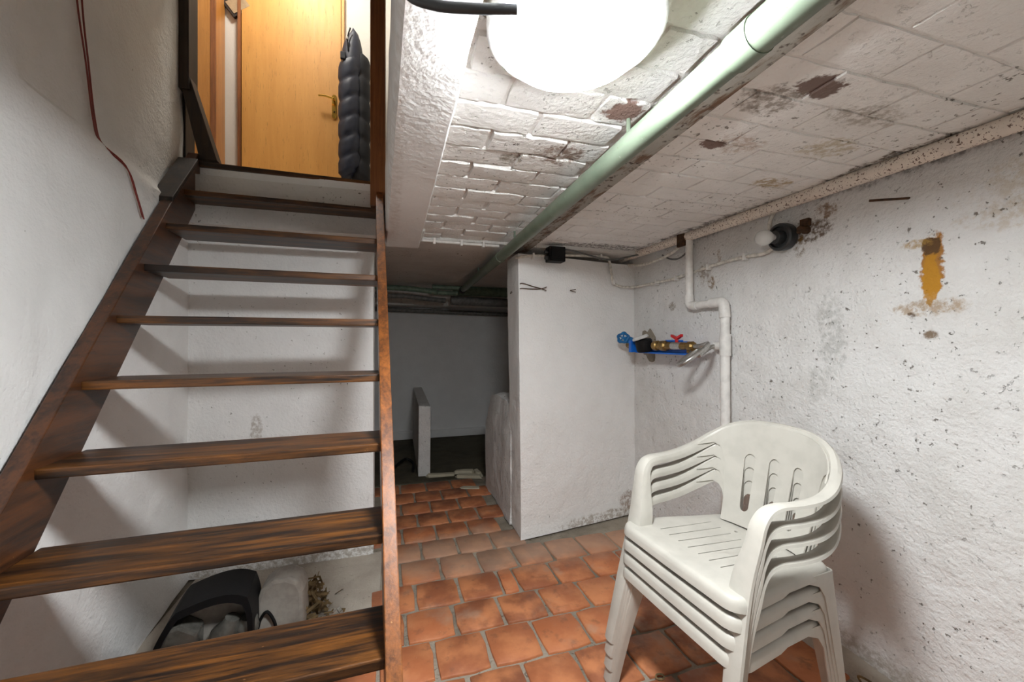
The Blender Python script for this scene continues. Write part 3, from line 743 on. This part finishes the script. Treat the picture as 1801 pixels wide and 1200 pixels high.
for i in range(5): mb.tube([cc, cc + (a_ * math.cos(2 * PI * i / 5) + b_ * math.sin(2 * PI * i / 5)) * .034], .0055, 6)
wpart('hand_wheel', mb, 'teal')
mb = MB(); mb.box(XM - .045, XM + .05, 2.258, 2.288, ZM - .045, ZM + .032); mb.box(XM + .037, XM + .048, 1.80, 2.28, ZM - .046, ZM + .026); mb.box(XM + .0, XM + .045, 1.80, 2.28, ZM - .05, ZM - .040); mb.box(XM + .0, XM + .045, 1.88, 1.98, ZM + .024, ZM + .034)
wpart('bracket', mb, 'blue', smooth=None, bevel=.003)
mb = MB().lathe([(.0, -.04), (.046, -.04), (.052, -.03), (.052, .026), (.045, .034), (0, .034)], (XM - .012, 2.165, ZM + .004), (-.25, 0, 1), 20); wpart('meter_body', mb, 'black')
mb = MB().lathe([(0, 0), (.050, 0), (.052, .006), (.046, .018), (0, .020)], (XM - .024, 2.185, ZM + .041), (-.32, .16, 1), 20); wpart('meter_lid', mb, 'wplast')
mb = MB().lathe([(.0, 0), (.024, 0), (.031, .012), (.031, .04), (.023, .046), (.023, .07), (.031, .075), (.031, .115), (.022, .124), (.022, .17), (0, .17)], (XM, 2.085, ZM), (0, -1, 0), 10); wpart('union_nut', mb, 'brass', smooth=25)
mb = MB().lathe([(.0, 0), (.022, 0), (.024, .02), (.022, .075), (0, .075)], (XM, 1.915, ZM), (0, -1, 0), 12); wpart('ball_valve', mb, 'chrome')
mb = MB().tube([(XM, 1.88, ZM + .015), (XM, 1.88, ZM + .040)], .009, 8)
for (ya, yb) in ((1.84, 1.88), (1.92, 1.88)):
    lo_, hi_ = min(ya, yb), max(ya, yb); za = .052 if ya < yb else .034; zb = .034 if ya < yb else .052
    mb.hexa([(XM - .010, lo_, ZM + za), (XM + .010, lo_, ZM + za), (XM + .010, hi_, ZM + zb), (XM - .010, hi_, ZM + zb), (XM - .010, lo_, ZM + za + .014), (XM + .010, lo_, ZM + za + .014), (XM + .010, hi_, ZM + zb + .014), (XM - .010, hi_, ZM + zb + .014)])
wpart('valve_lever', mb, 'redp', smooth=None, bevel=.002)
mb = MB().lathe([(.0, 0), (.019, 0), (.022, .01), (.02, .05), (.026, .06), (.026, .09), (.017, .10), (0, .10)], (XM, 1.842, ZM), (0, -1, 0), 10); mb.tube([(XM, 1.79, ZM - .018), (XM, 1.79, ZM - .036)], .008, 8); wpart('outlet_pipe', mb, 'brass', smooth=25)
e1 = Vector((-.786, .232, -.57)); e2 = Vector((.63, .76, .16)).normalized(); hc = Vector((1.475, 1.70, 1.187))
hs = [(XM, 1.745, ZM), (XM + .005, 1.70, ZM + .004)]
for q in range(0, 15):
    a = math.radians(190 + 30 * q); hs.append(tuple(hc + e1 * .092 * math.cos(a) + e2 * .075 * math.sin(a) + Vector((0, 0, -.0012 * q))))
hs += [(1.585, 1.70, ZM - .004), (1.625, 1.70, ZM)]
wpart('flexible_hose', MB().tube(spline(hs, 4), .0115, 10), 'chrome')
# hole knocked in the plaster around the inlet
random.seed(3)
hole = MB(); pts = []
for i in range(26):
    a = 2 * PI * i / 26; r = 1 + .35 * mnoise.noise(Vector((math.cos(a) * 1.5, math.sin(a) * 1.5, 8))) + random.uniform(-.1, .1)
    pts.append((XR - .011, 2.35 + .085 * r * math.cos(a), 1.225 + .10 * r * math.sin(a) + .03 * math.cos(a)))
hole.prism(pts, (.02, 0, 0)); ho = hole.build('plaster_hole', M['mortar_f'], wr)

# conduit, clips and the wall bulb
cdt = empty('electric_cable', (1.4, 2.4, 1.75)); tag(cdt, 'painted electric cable clipped along the pier to the wall bulb', 'cable')
def cpart(name, mb, mat, smooth=40):
    mb.v = [(x - 1.4, y - 2.4, z - 1.75) for x, y, z in mb.v]; return mb.build(name, M[mat], cdt, smooth)
path = spline([(.735, 2.40, 1.775), (.79, 2.365, 1.782), (.90, 2.382, 1.795), (1.1, 2.412, 1.815), (1.36, 2.452, 1.83), (1.425, 2.46, 1.82), (1.45, 2.466, 1.74), (1.47, 2.47, 1.66), (1.53, 2.478, 1.636), (1.60, 2.488, 1.636), (1.652, 2.46, 1.638), (1.663, 2.25, 1.636), (1.665, 2.05, 1.640), (1.662, 1.92, 1.650), (1.665, 1.72, 1.665), (1.665, 1.56, 1.667), (1.66, 1.45, 1.66), (1.655, 1.395, 1.68)], 5)
cpart('cable_run', MB().tube(path, .0085, 8), 'cablew')
for (p, ax_) in (((.84, 2.372, 1.787), 0), ((1.0, 2.397, 1.805), 0), ((1.36, 2.452, 1.83), 0), ((1.47, 2.470, 1.665), 0), ((1.664, 2.25, 1.636), 1), ((1.664, 2.06, 1.640), 1), ((1.664, 1.80, 1.660), 1), ((1.664, 1.56, 1.667), 1)):
    x, y, z = p; mb = MB()
    mb.box(x - (.006 if not ax_ else .013), x + (.006 if not ax_ else .016), y - (.014 if not ax_ else .006), y + (.016 if not ax_ else .006), z - .018, z + .016); cpart('clip', mb, 'pvc', None)
jb = empty('junction_box', (.99, 2.36, 1.80)); tag(jb, 'small black junction box at the top of the pier', 'junction box')
MB().box(-.055, .055, -.03, .045, -.045, .05).build('box', M['black'], jb, bevel=.006); MB().box(-.045, .045, -.038, -.03, -.036, .042).build('lid', M['black'], jb, bevel=.003)
for z in (-.02, .015): MB().tube([(-.055, 0, z), (-.075, 0, z)], .013, 10).build('gland', M['bakelite'], jb)
gc = MB().tube(spline([(1.05, 2.375, 1.845), (1.2, 2.40, 1.832), (1.35, 2.43, 1.812), (1.46, 2.45, 1.815), (1.56, 2.42, 1.835), (1.62, 2.36, 1.845)], 6), .006, 8).build('grey_cable', M['cableg'], smooth=40); tag(gc, 'thin grey cable sagging from the black junction box', 'cable')
lc = MB().tube(spline([(1.62, 2.52, 1.80), (1.63, 2.38, 1.775), (1.635, 2.2, 1.775), (1.64, 2.05, 1.80), (1.645, 1.96, 1.85)], 6), .010, 8).build('loose_conduit', M['cablew'], smooth=40); tag(lc, 'grey-white flexible conduit sagging below the speckled pipe', 'conduit')
tl = MB().tube(spline([(1.645, 2.17, 1.80), (1.648, 2.10, 1.762), (1.65, 2.02, 1.75), (1.65, 1.95, 1.775), (1.65, 1.90, 1.81)], 6), .005, 8).build('thin_loop_cable', M['cableg'], smooth=40); tag(tl, 'thin grey cable loop hanging behind the drain pipe', 'cable')
cl_ = MB(); cl_.box(1.60, 1.665, 1.925, 1.965, 1.862, 1.90); cl_.box(1.595, 1.612, 1.915, 1.975, 1.80, 1.90); tag(cl_.build('pipe_bracket', M['rustiron'], bevel=.004), 'dark rusty clamp holding the speckled pipe at the drain pipe', 'clamp')
# wall bulb
wb_ = empty('wall_bulb_lamp', (1.67, 1.352, 1.712)); tag(wb_, 'black round wall socket with a frosted light bulb', 'wall lamp')
ax = (-1, .04, -.10)
MB().lathe([(0, -.01), (.058, -.01), (.060, .0), (.060, .028), (.054, .034), (.047, .034), (.045, .020), (0, .018)], (-.01, 0, 0), ax, 28).build('socket_base', M['bakelite'], wb_, smooth=35)
MB().lathe([(0, .015), (.030, .015), (.028, .055), (.021, .058), (0, .058)], (-.01, 0, 0), ax, 20).build('bulb_holder', M['bakelite'], wb_, smooth=35)
bp = [(.012, .050), (.014, .062), (.022, .078), (.031, .094), (.0345, .110), (.032, .126), (.023, .139), (.010, .145), (0, .146)]
MB().lathe(bp, (-.01, 0, 0), ax, 24).build('bulb', M['frost'], wb_, smooth=60)
MB().tube(spline([(-.012, .062, .018), (-.012, .070, .075), (-.012, .05, .12), (-.012, .01, .140), (-.012, -.035, .143)], 6), .0085, 8).build('supply_cable', M['cablew'], wb_, smooth=40)
rb = MB(); rb.lathe([(0, 0), (.016, 0), (.018, .02), (.012, .03), (.012, .05), (0, .05)], (1.682, 1.262, 1.72), (-1, 0, .05), 10); rb.tube([(1.655, 1.262, 1.725), (1.655, 1.285, 1.712)], .009, 8); rb.box(1.655, 1.68, 1.245, 1.278, 1.735, 1.765)
tag(rb.build('rusty_pipe_stub', M['rustiron'], smooth=30), 'rusty capped pipe stub right of the wall bulb', 'pipe stub')
# nails and wire scraps
def nail(p, q, name, label, r=.004): tag(MB().tube([p, q], [r * .9, r], 8).build(name, M['rustiron']), label, 'nail')
nail((1.69, .905, 1.735), (1.60, .985, 1.743), 'long_nail', 'long rusty nail sticking out high on the right wall', .0045)
w1 = MB().tube(spline([(.745, 2.55, 1.575), (.757, 2.42, 1.60), (.768, 2.375, 1.612), (.84, 2.384, 1.597), (.905, 2.392, 1.585), (.935, 2.385, 1.572)], 4), .0028, 6)
w1.tube(spline([(.745, 2.56, 1.568), (.757, 2.40, 1.578), (.775, 2.374, 1.580), (.84, 2.386, 1.580), (.90, 2.39, 1.584), (.938, 2.382, 1.597)], 4), .0028, 6)
tag(w1.build('twisted_wire', M['rustiron'], smooth=40), 'twisted wire tied round the upper left corner of the pier', 'wire')
w2 = MB().tube([(1.118, 2.422, 1.586), (1.155, 2.412, 1.592)], .0026, 6); w2.tube([(1.118, 2.422, 1.584), (1.155, 2.412, 1.574)], .0026, 6)
tag(w2.build('wire_stub', M['rustiron']), 'small forked wire stub in the middle of the pier', 'wire')
# white conduit at the end of the brick ceiling
wc = empty('white_conduit', (.15, 2.37, 1.84)); tag(wc, 'thin white conduit with clips along the end of the brick ceiling', 'conduit')
MB().tube([(x - .15, y - 2.37, z - 1.84) for x, y, z in spline([(.155, 2.24, 1.862), (.150, 2.34, 1.850), (.150, 2.372, 1.842), (.175, 2.378, 1.840), (.30, 2.38, 1.838), (.62, 2.38, 1.836)], 4)], .009, 8).build('conduit_run', M['pvc'], wc, smooth=40)
for x in (.225, .385, .52): MB().box(x - .15 - .007, x - .15 + .007, -.012, .03, -.022, .014).build('clip', M['pvc'], wc, bevel=.002)
# dark hose end in front of the plaster beam
tag(MB().tube(spline([(.03, .67, 1.93), (-.004, .655, 1.915), (-.012, .64, 1.86), (.015, .625, 1.782), (.055, .615, 1.762), (.11, .60, 1.757), (.181, .585, 1.760)], 6), .0075, 12).build('cut_hose', M['hose'], smooth=40), 'dark grey cable with a cut end hanging below the plaster beam', 'cable')
# red cables
def redc(pts, label): tag(MB().tube(spline(pts, 5), .0026, 6).build('red_cable', M['red'], smooth=40), label, 'cable')
XW = lambda y: xl(y) - .030
redc([(XW(1.66), 1.63, 2.62), (XW(1.66), 1.655, 2.37), (XW(1.7), 1.70, 2.19), (XW(1.74), 1.738, 2.02), (XW(1.77) + .008, 1.765, 1.955), (xl(1.86) + .006, 1.86, 1.915), (xl(1.94) + .006, 1.935, 1.83), (xl(1.99) + .006, 1.985, 1.755)], 'dark red cable running down the left wall, left one of the pair')
redc([(XW(1.69), 1.665, 2.62), (XW(1.69), 1.682, 2.37), (XW(1.72), 1.715, 2.19), (XW(1.74), 1.748, 2.02), (XW(1.78) + .008, 1.778, 1.950), (xl(1.87) + .006, 1.875, 1.905), (xl(1.95) + .006, 1.948, 1.82), (xl(2.0) + .006, 1.996, 1.75)], 'dark red cable running down the left wall, right one of the pair')
redc([(-.92, 2.455, 1.93), (-.86, 2.452, 1.965), (-.76, 2.452, 1.985), (-.55, 2.452, 1.965), (-.25, 2.452, 1.925), (-.16, 2.452, 1.915), (-.12, 2.45, 1.87)], 'red cable tacked along the wall behind the upper treads')

# back room pipes
def bpipe(pts, r, mat, label, name='dark_green_pipe'): tag(MB().tube(pts, r, 14).build(name, M[mat], smooth=40), label, 'pipe')
M['dgreen'] = plain('dark_green_paint', (.16, .23, .165), .5, grime=.4); M['dgrey'] = plain('dark_grey_paint', (.19, .185, .17), .55, grime=.4)
bpipe([(.38, 4.22, 1.815), (.70, 4.22, 1.810)], .024, 'dgreen', 'short dark green pipe piece at the end of the long green pipe, upper one')
bpipe([(.43, 4.20, 1.755), (.64, 4.20, 1.752)], .023, 'dgreen', 'short dark green pipe piece at the end of the long green pipe, lower one')
bpipe(spline([(-.9, 4.25, 1.80), (.0, 4.25, 1.795), (.30, 4.22, 1.775), (.43, 4.20, 1.755)], 4), .028, 'dgreen', 'dark green pipe crossing the back room from the stairs')
bpipe([(-.9, 4.45, 1.735), (.1, 4.45, 1.735), (.55, 4.48, 1.70)], .026, 'dgrey', 'grey pipe crossing the back room below the green one')
bpipe([(.62, 4.35, 1.80), (1.66, 4.35, 1.80)], .055, 'dgreen', 'thick dark green pipe between the long pipe and the right wall')
bpipe([(.60, 4.42, 1.70), (1.66, 4.42, 1.68)], .05, 'dgrey', 'thick dark grey pipe under the dark green one in the back room')
bpipe([(-.9, 5.16, 1.66), (1.66, 5.16, 1.60)], .028, 'dgrey', 'thin grey pipe along the top of the far wall', 'far_wall_pipe')
bw = MB().box(-1.0, XR, 4.9, 5.2, 1.68, 1.86).build('ceiling_beam_far', M['farceil'], bevel=.01); struct(bw, 'dark beam over the far wall', 'beam')
tag(MB().tube(spline([(-.02, 4.0, .01), (.06, 4.1, .05), (.12, 4.15, .06), (.18, 4.10, .03), (.17, 3.9, .012)], 5), .014, 8).build('floor_hose', M['black'], smooth=40), 'black hose lying on the floor left of the thin partition', 'hose')
# rubble line
random.seed(11)
def rubble(x, y, sx, sy, sz, rz, name, label):
    m = MB(); r = random.Random(int(x * 1000)); vs = []
    for z in (0, 1):
        for (a, b) in ((-1, -1), (0, -1.1), (1, -1), (1.1, 0), (1, 1), (0, 1.05), (-1, 1), (-1.1, 0)):
            k_ = .85 if z else 1
            vs.append((a * sx / 2 * k_ * r.uniform(.85, 1.15), b * sy / 2 * k_ * r.uniform(.85, 1.15), z * sz * r.uniform(.8, 1.1)))
    m.add(vs, [tuple(range(8))[::-1], tuple(range(8, 16))] + [(i, (i + 1) % 8, 8 + (i + 1) % 8, 8 + i) for i in range(8)])
    o = m.build(name, M['rubble'], bevel=.003); o.location = (x, y, -.004); o.rotation_euler.z = rz; return tag(o, label, 'rubble')
rubble(.42, 3.73, .26, .06, .025, -.12, 'mortar_lump', 'long flat lump of lime mortar beside the thin partition')
rubble(.66, 3.62, .24, .07, .03, -.35, 'mortar_lump', 'pale brick-shaped lump of mortar before the low wall')
rubble(.63, 3.74, .18, .06, .035, -.25, 'mortar_lump', 'pale mortar lump on the edge of the dark floor')
rubble(.745, 3.66, .04, .12, .045, .2, 'mortar_lump', 'upright pale mortar fragment touching the low wall')
rubble(.62, 3.35, .16, .05, .012, -.3, 'mortar_scrap', 'thin pale scrap on the tiles before the low wall')
# ring and small things on the floor
ro = MB().tube([(.70 + .016 * math.cos(2 * PI * i / 20), 1.19 + .012 * math.sin(2 * PI * i / 20), .004) for i in range(21)], .0035, 6); ro.v = [(x + .245, y + .07, z) for x, y, z in ro.v]
tag(ro.build('small_ring', M['straw'], smooth=40), 'small yellowish ring on the tiles under the chairs', 'ring')
lw = MB().tube(spline([(1.60, 1.00, .02), (1.585, 1.01, .055), (1.59, .97, .062), (1.60, .92, .045), (1.605, .89, .012)], 5), .004, 6)
tag(lw.build('wire_loop', M['straw'], smooth=40), 'loop of brownish wire at the foot of the right wall', 'wire')

# ================================================================== LAMPS
lp = empty('ceiling_lamp', (.310, .653, ZC - .004)); tag(lp, 'round white glowing ceiling lamp on the brick ceiling', 'lamp')
MB().lathe([(0, 0), (.150, 0), (.158, -.008), (.158, -.066), (.152, -.070), (0, -.066)], (0, 0, 0), (0, 0, 1), 40).build('lamp_base', M['wplast'], lp, smooth=40)
pr = [(.142, -.060)] + [(.142 * math.cos(a), -.066 - .055 * math.sin(a)) for a in [PI / 2 * i / 6 for i in range(7)]]
MB().lathe(pr, (0, 0, 0), (0, 0, 1), 32).build('diffuser', M['lamp'], lp, smooth=60)
hl = empty('hall_lamp', (-.75, 3.05, 4.70)); tag(hl, 'round lamp on the ceiling of the hall upstairs', 'lamp')
MB().lathe([(.16, 0), (.17, -.01), (.17, -.03), (0, -.031)], (0, 0, 0), (0, 0, 1), 32).build('lamp_base', M['wplast'], hl, smooth=40)
MB().lathe([(.15, -.03)] + [(.15 * math.cos(a), -.035 - .07 * math.sin(a)) for a in [PI / 2 * i / 8 for i in range(9)]], (0, 0, 0), (0, 0, 1), 32).build('diffuser', M['lamp2'], hl, smooth=60)

# ================================================================== HALL FURNISHINGS
wd = empty('wardrobe', (-1.50, 3.55, HZ)); tag(wd, 'honey-coloured wooden wardrobe at the left of the hall', 'wardrobe')
MB().box(-.19, .20, -.02, .16, 0, 2.1).build('carcass', M['wardrobe'], wd, bevel=.003); MB().box(-.19, .170, -.04, -.02, .04, 2.08).build('wardrobe_door', M['wardrobe'], wd, bevel=.003)
MB().box(.172, .205, -.035, -.018, 0, 2.1).build('corner_post', M['post'], wd)
fo = empty('picture_frame', (-1.205, 3.70, 3.955)); tag(fo, 'dark-edged frame hung slanting left of the hall door', 'frame'); fo.rotation_euler.y = math.radians(-38)
MB().box(-.09, .09, -.012, .012, -.07, .07).build('frame', M['darkwood'], fo, bevel=.003); MB().box(-.07, .07, -.016, -.012, -.05, .05).build('panel', M['paper'], fo)
# puffer coat
ct = empty('puffer_coat', (-.325, 3.60, 3.84)); tag(ct, 'long navy quilted coat hanging beside the hall door', 'coat')
def quilt(name, cx, cy, rx, ry, z0, z1, nq, mat, slant=.02, top_round=.0, seed=0):
    m = MB(); n = 28; L = nq * 8; vs = []; fs = []
    for i in range(L + 1):
        t = i / L; z = lerp(z0, z1, t); ph = (i % 8) / 8
        b = 1 - .12 * (abs(math.cos(PI * ph)) ** 10) if nq > 1 else 1
        tp = 1.0
        if top_round: tp = math.sqrt(max(.02, 1 - max(0, (t - (1 - top_round)) / top_round) ** 2))
        if t < .03: tp *= .8
        for j in range(n):
            a = 2 * PI * j / n; w_ = 1 + .05 * mnoise.noise(Vector((math.cos(a) * 2 + seed, math.sin(a) * 2, z * 9)))
            vs.append((cx + rx * b * tp * w_ * math.cos(a), cy + ry * b * tp * w_ * math.sin(a), z + slant * math.cos(a) + .012 * math.cos(2 * a + seed)))
    for i in range(L):
        for j in range(n): fs.append((i * n + j, i * n + (j + 1) % n, (i + 1) * n + (j + 1) % n, (i + 1) * n + j))
    fs += [tuple(range(n))[::-1], tuple(L * n + j for j in range(n))]
    return m.add(vs, fs).build(name, M[mat], ct, smooth=60)
quilt('sleeve', -.03, -.05, .088, .072, -1.22, -.27, 6, 'navy', .035, .0, 1)
quilt('body', .055, .0, .075, .085, -1.26, -.20, 6, 'navyd', .0, .0, 4)
quilt('shoulder', -.012, -.035, .086, .078, -.40, .0, 1, 'navy', .015, .72, 2)
MB().box(-.095, -.055, -.12, -.10, -.30, -.24).build('pocket_flap', M['navyd'], ct, bevel=.006)
zp = MB().tube(spline([(-.02, -.105, -.03), (-.04, -.112, -.12), (-.035, -.11, -.22)], 4), .006, 6).build('zip', M['black'], ct, smooth=40)
MB().lathe([(0, 0), (.007, 0), (.009, .01), (.007, .022), (0, .022)], (-.042, -.122, -.14), (0, 0, 1), 8).build('zip_pull', M['chrome'], zp, smooth=40)
MB().tube([(0, .09, -.01), (0, .06, .0), (0, .0, -.02)], .008, 8).build('hanging_loop', M['black'], ct)

# ================================================================== JUNK UNDER THE STAIRS
bg = empty('black_bag', (-.70, 1.80, .0)); bg.rotation_euler.z = .12; tag(bg, 'open black bag with grey contents under the stairs', 'bag')
m = MB(); out = []; inn = []
def arch(sx, sz, n=22):
    pts = [(-.185 * sx, 0)]
    for i in range(n + 1):
        t = i / n
        if t < .45: a = t / .45; pts.append((lerp(-.185, -.07, a) * sx, (lerp(.0, .265, a) + .03 * math.sin(PI * a)) * sz))
        else: a = (t - .45) / .55; pts.append(((-.07 + .24 * math.sin(a * PI / 2) if a < .9999 else .17) * sx, (.265 + .03 * math.sin(PI * min(1, a * 1.3)) if a < .7 else lerp(.29, .17, (a - .7) / .3)) * sz))
    pts.append((.172 * sx, 0)); return pts
o_ = arch(1, 1); i_ = arch(.90, .90)
n = len(o_); vs = [(x, -.07, z) for x, z in o_] + [(x, -.07, z) for x, z in i_] + [(x * 1.02, .10, z * 1.03) for x, z in o_] + [(x * .92, .09, z * .93) for x, z in i_]
fs = []
for i in range(n - 1):
    fs += [(i, i + 1, n + i + 1, n + i), (i, 2 * n + i, 2 * n + i + 1, i + 1), (n + i, n + i + 1, 3 * n + i + 1, 3 * n + i), ]
fs.append(tuple(3 * n + i for i in range(n)))
m.add(vs, fs).build('shell', M['black'], bg, smooth=40)
def pouch(name, prof, y0, y1, mat): MB().prism([(x, y0, z) for x, z in prof], (0, y1 - y0, 0)).build(name, M[mat], bg, bevel=.012)
pouch('grey_pouch', [(-.165, .0), (-.10, .20), (-.06, .205), (-.005, .165), (-.01, 0)], -.055, .03, 'glassy')
pouch('lining', [(-.10, .20), (.15, .225), (.155, 0), (-.12, 0)], .035, .06, 'jug')
MB().lathe([(0, 0), (.05, 0), (.055, .02), (.055, .10), (.03, .14), (.026, .16), (0, .16)], (.045, -.01, .03), (.35, -.1, 1), 16).build('jar', M['glassy'], bg, smooth=40)
MB().lathe([(0, 0), (.04, 0), (.042, .09), (.03, .12), (0, .12)], (.125, -.01, .04), (.2, 0, 1), 14).build('jar', M['glassy'], bg, smooth=40)
jg = empty('plastic_canister', (-.455, 1.915, 0)); tag(jg, 'dusty whitish plastic canister beside the black bag', 'canister')
m = MB(); prof = [(-.085, 0), (-.09, .17), (-.075, .225), (-.03, .255), (.02, .258), (.065, .235), (.085, .19), (.088, 0)]
m.prism([(x, -.05, z) for x, z in prof], (0, .12, 0)).build('body', M['jug'], jg, bevel=.016)
MB().tube(spline([(-.085, -.06, .05), (-.07, -.065, .11), (-.045, -.066, .14), (-.02, -.06, .09), (-.012, -.06, .04)], 5), .006, 8).build('strap', M['black'], jg, smooth=40)
gb = MB().lathe([(0, 0), (.035, 0), (.037, .01), (.037, .13), (.018, .17), (.014, .18), (.014, .215), (.018, .217), (.018, .23), (0, .23)], (-.40, 1.70, .04), (.70, .35, .32), 20)
tag(gb.build('glass_bottle', M['glass'], smooth=40), 'clear glass bottle lying beside the canister', 'bottle')
random.seed(5)
m = MB()
for i in range(160):
    c_ = Vector((-.36 + random.gauss(0, .035), 2.02 + random.gauss(0, .06), .0)); c_.z = max(.004, .15 * math.exp(-((c_.x + .36) / .045) ** 2) * random.random())
    d = Vector((random.uniform(-1, 1), random.uniform(-1, 1), random.uniform(-.5, .8))).normalized() * random.uniform(.012, .03); s_ = d.orthogonal().normalized() * random.uniform(.003, .008)
    t_ = d.cross(s_).normalized() * .001
    m.hexa([c_ - d - s_, c_ + d - s_, c_ + d + s_, c_ - d + s_, c_ - d - s_ + t_, c_ + d - s_ + t_, c_ + d + s_ + t_, c_ - d + s_ + t_])
tag(m.build('leaf_litter', M['straw']), 'heap of dry leaves and straw at the foot of the stair wall', 'leaf litter', kind='stuff')
def crumple(x, y, z, r, seed, mat, name, label, cat):
    bm = bmesh.new(); bmesh.ops.create_icosphere(bm, subdivisions=2, radius=r)
    for v in bm.verts: v.co *= 1 + .35 * mnoise.noise(v.co * (2.2 / r) + Vector((seed, 0, 0)))
    me = bpy.data.meshes.new(name); bm.to_mesh(me); bm.free(); me.materials.append(M[mat]); o = link(name, me); o.location = (x, y, z); o.scale.z = .7; return tag(o, label, cat)
crumple(-.57, 2.06, .055, .085, 3, 'paper', 'crumpled_paper', 'crumpled brown paper behind the plastic canister', 'paper')
crumple(-.80, 2.02, .07, .10, 9, 'jug', 'crumpled_sack', 'crumpled greyish sack behind the black bag', 'sack')
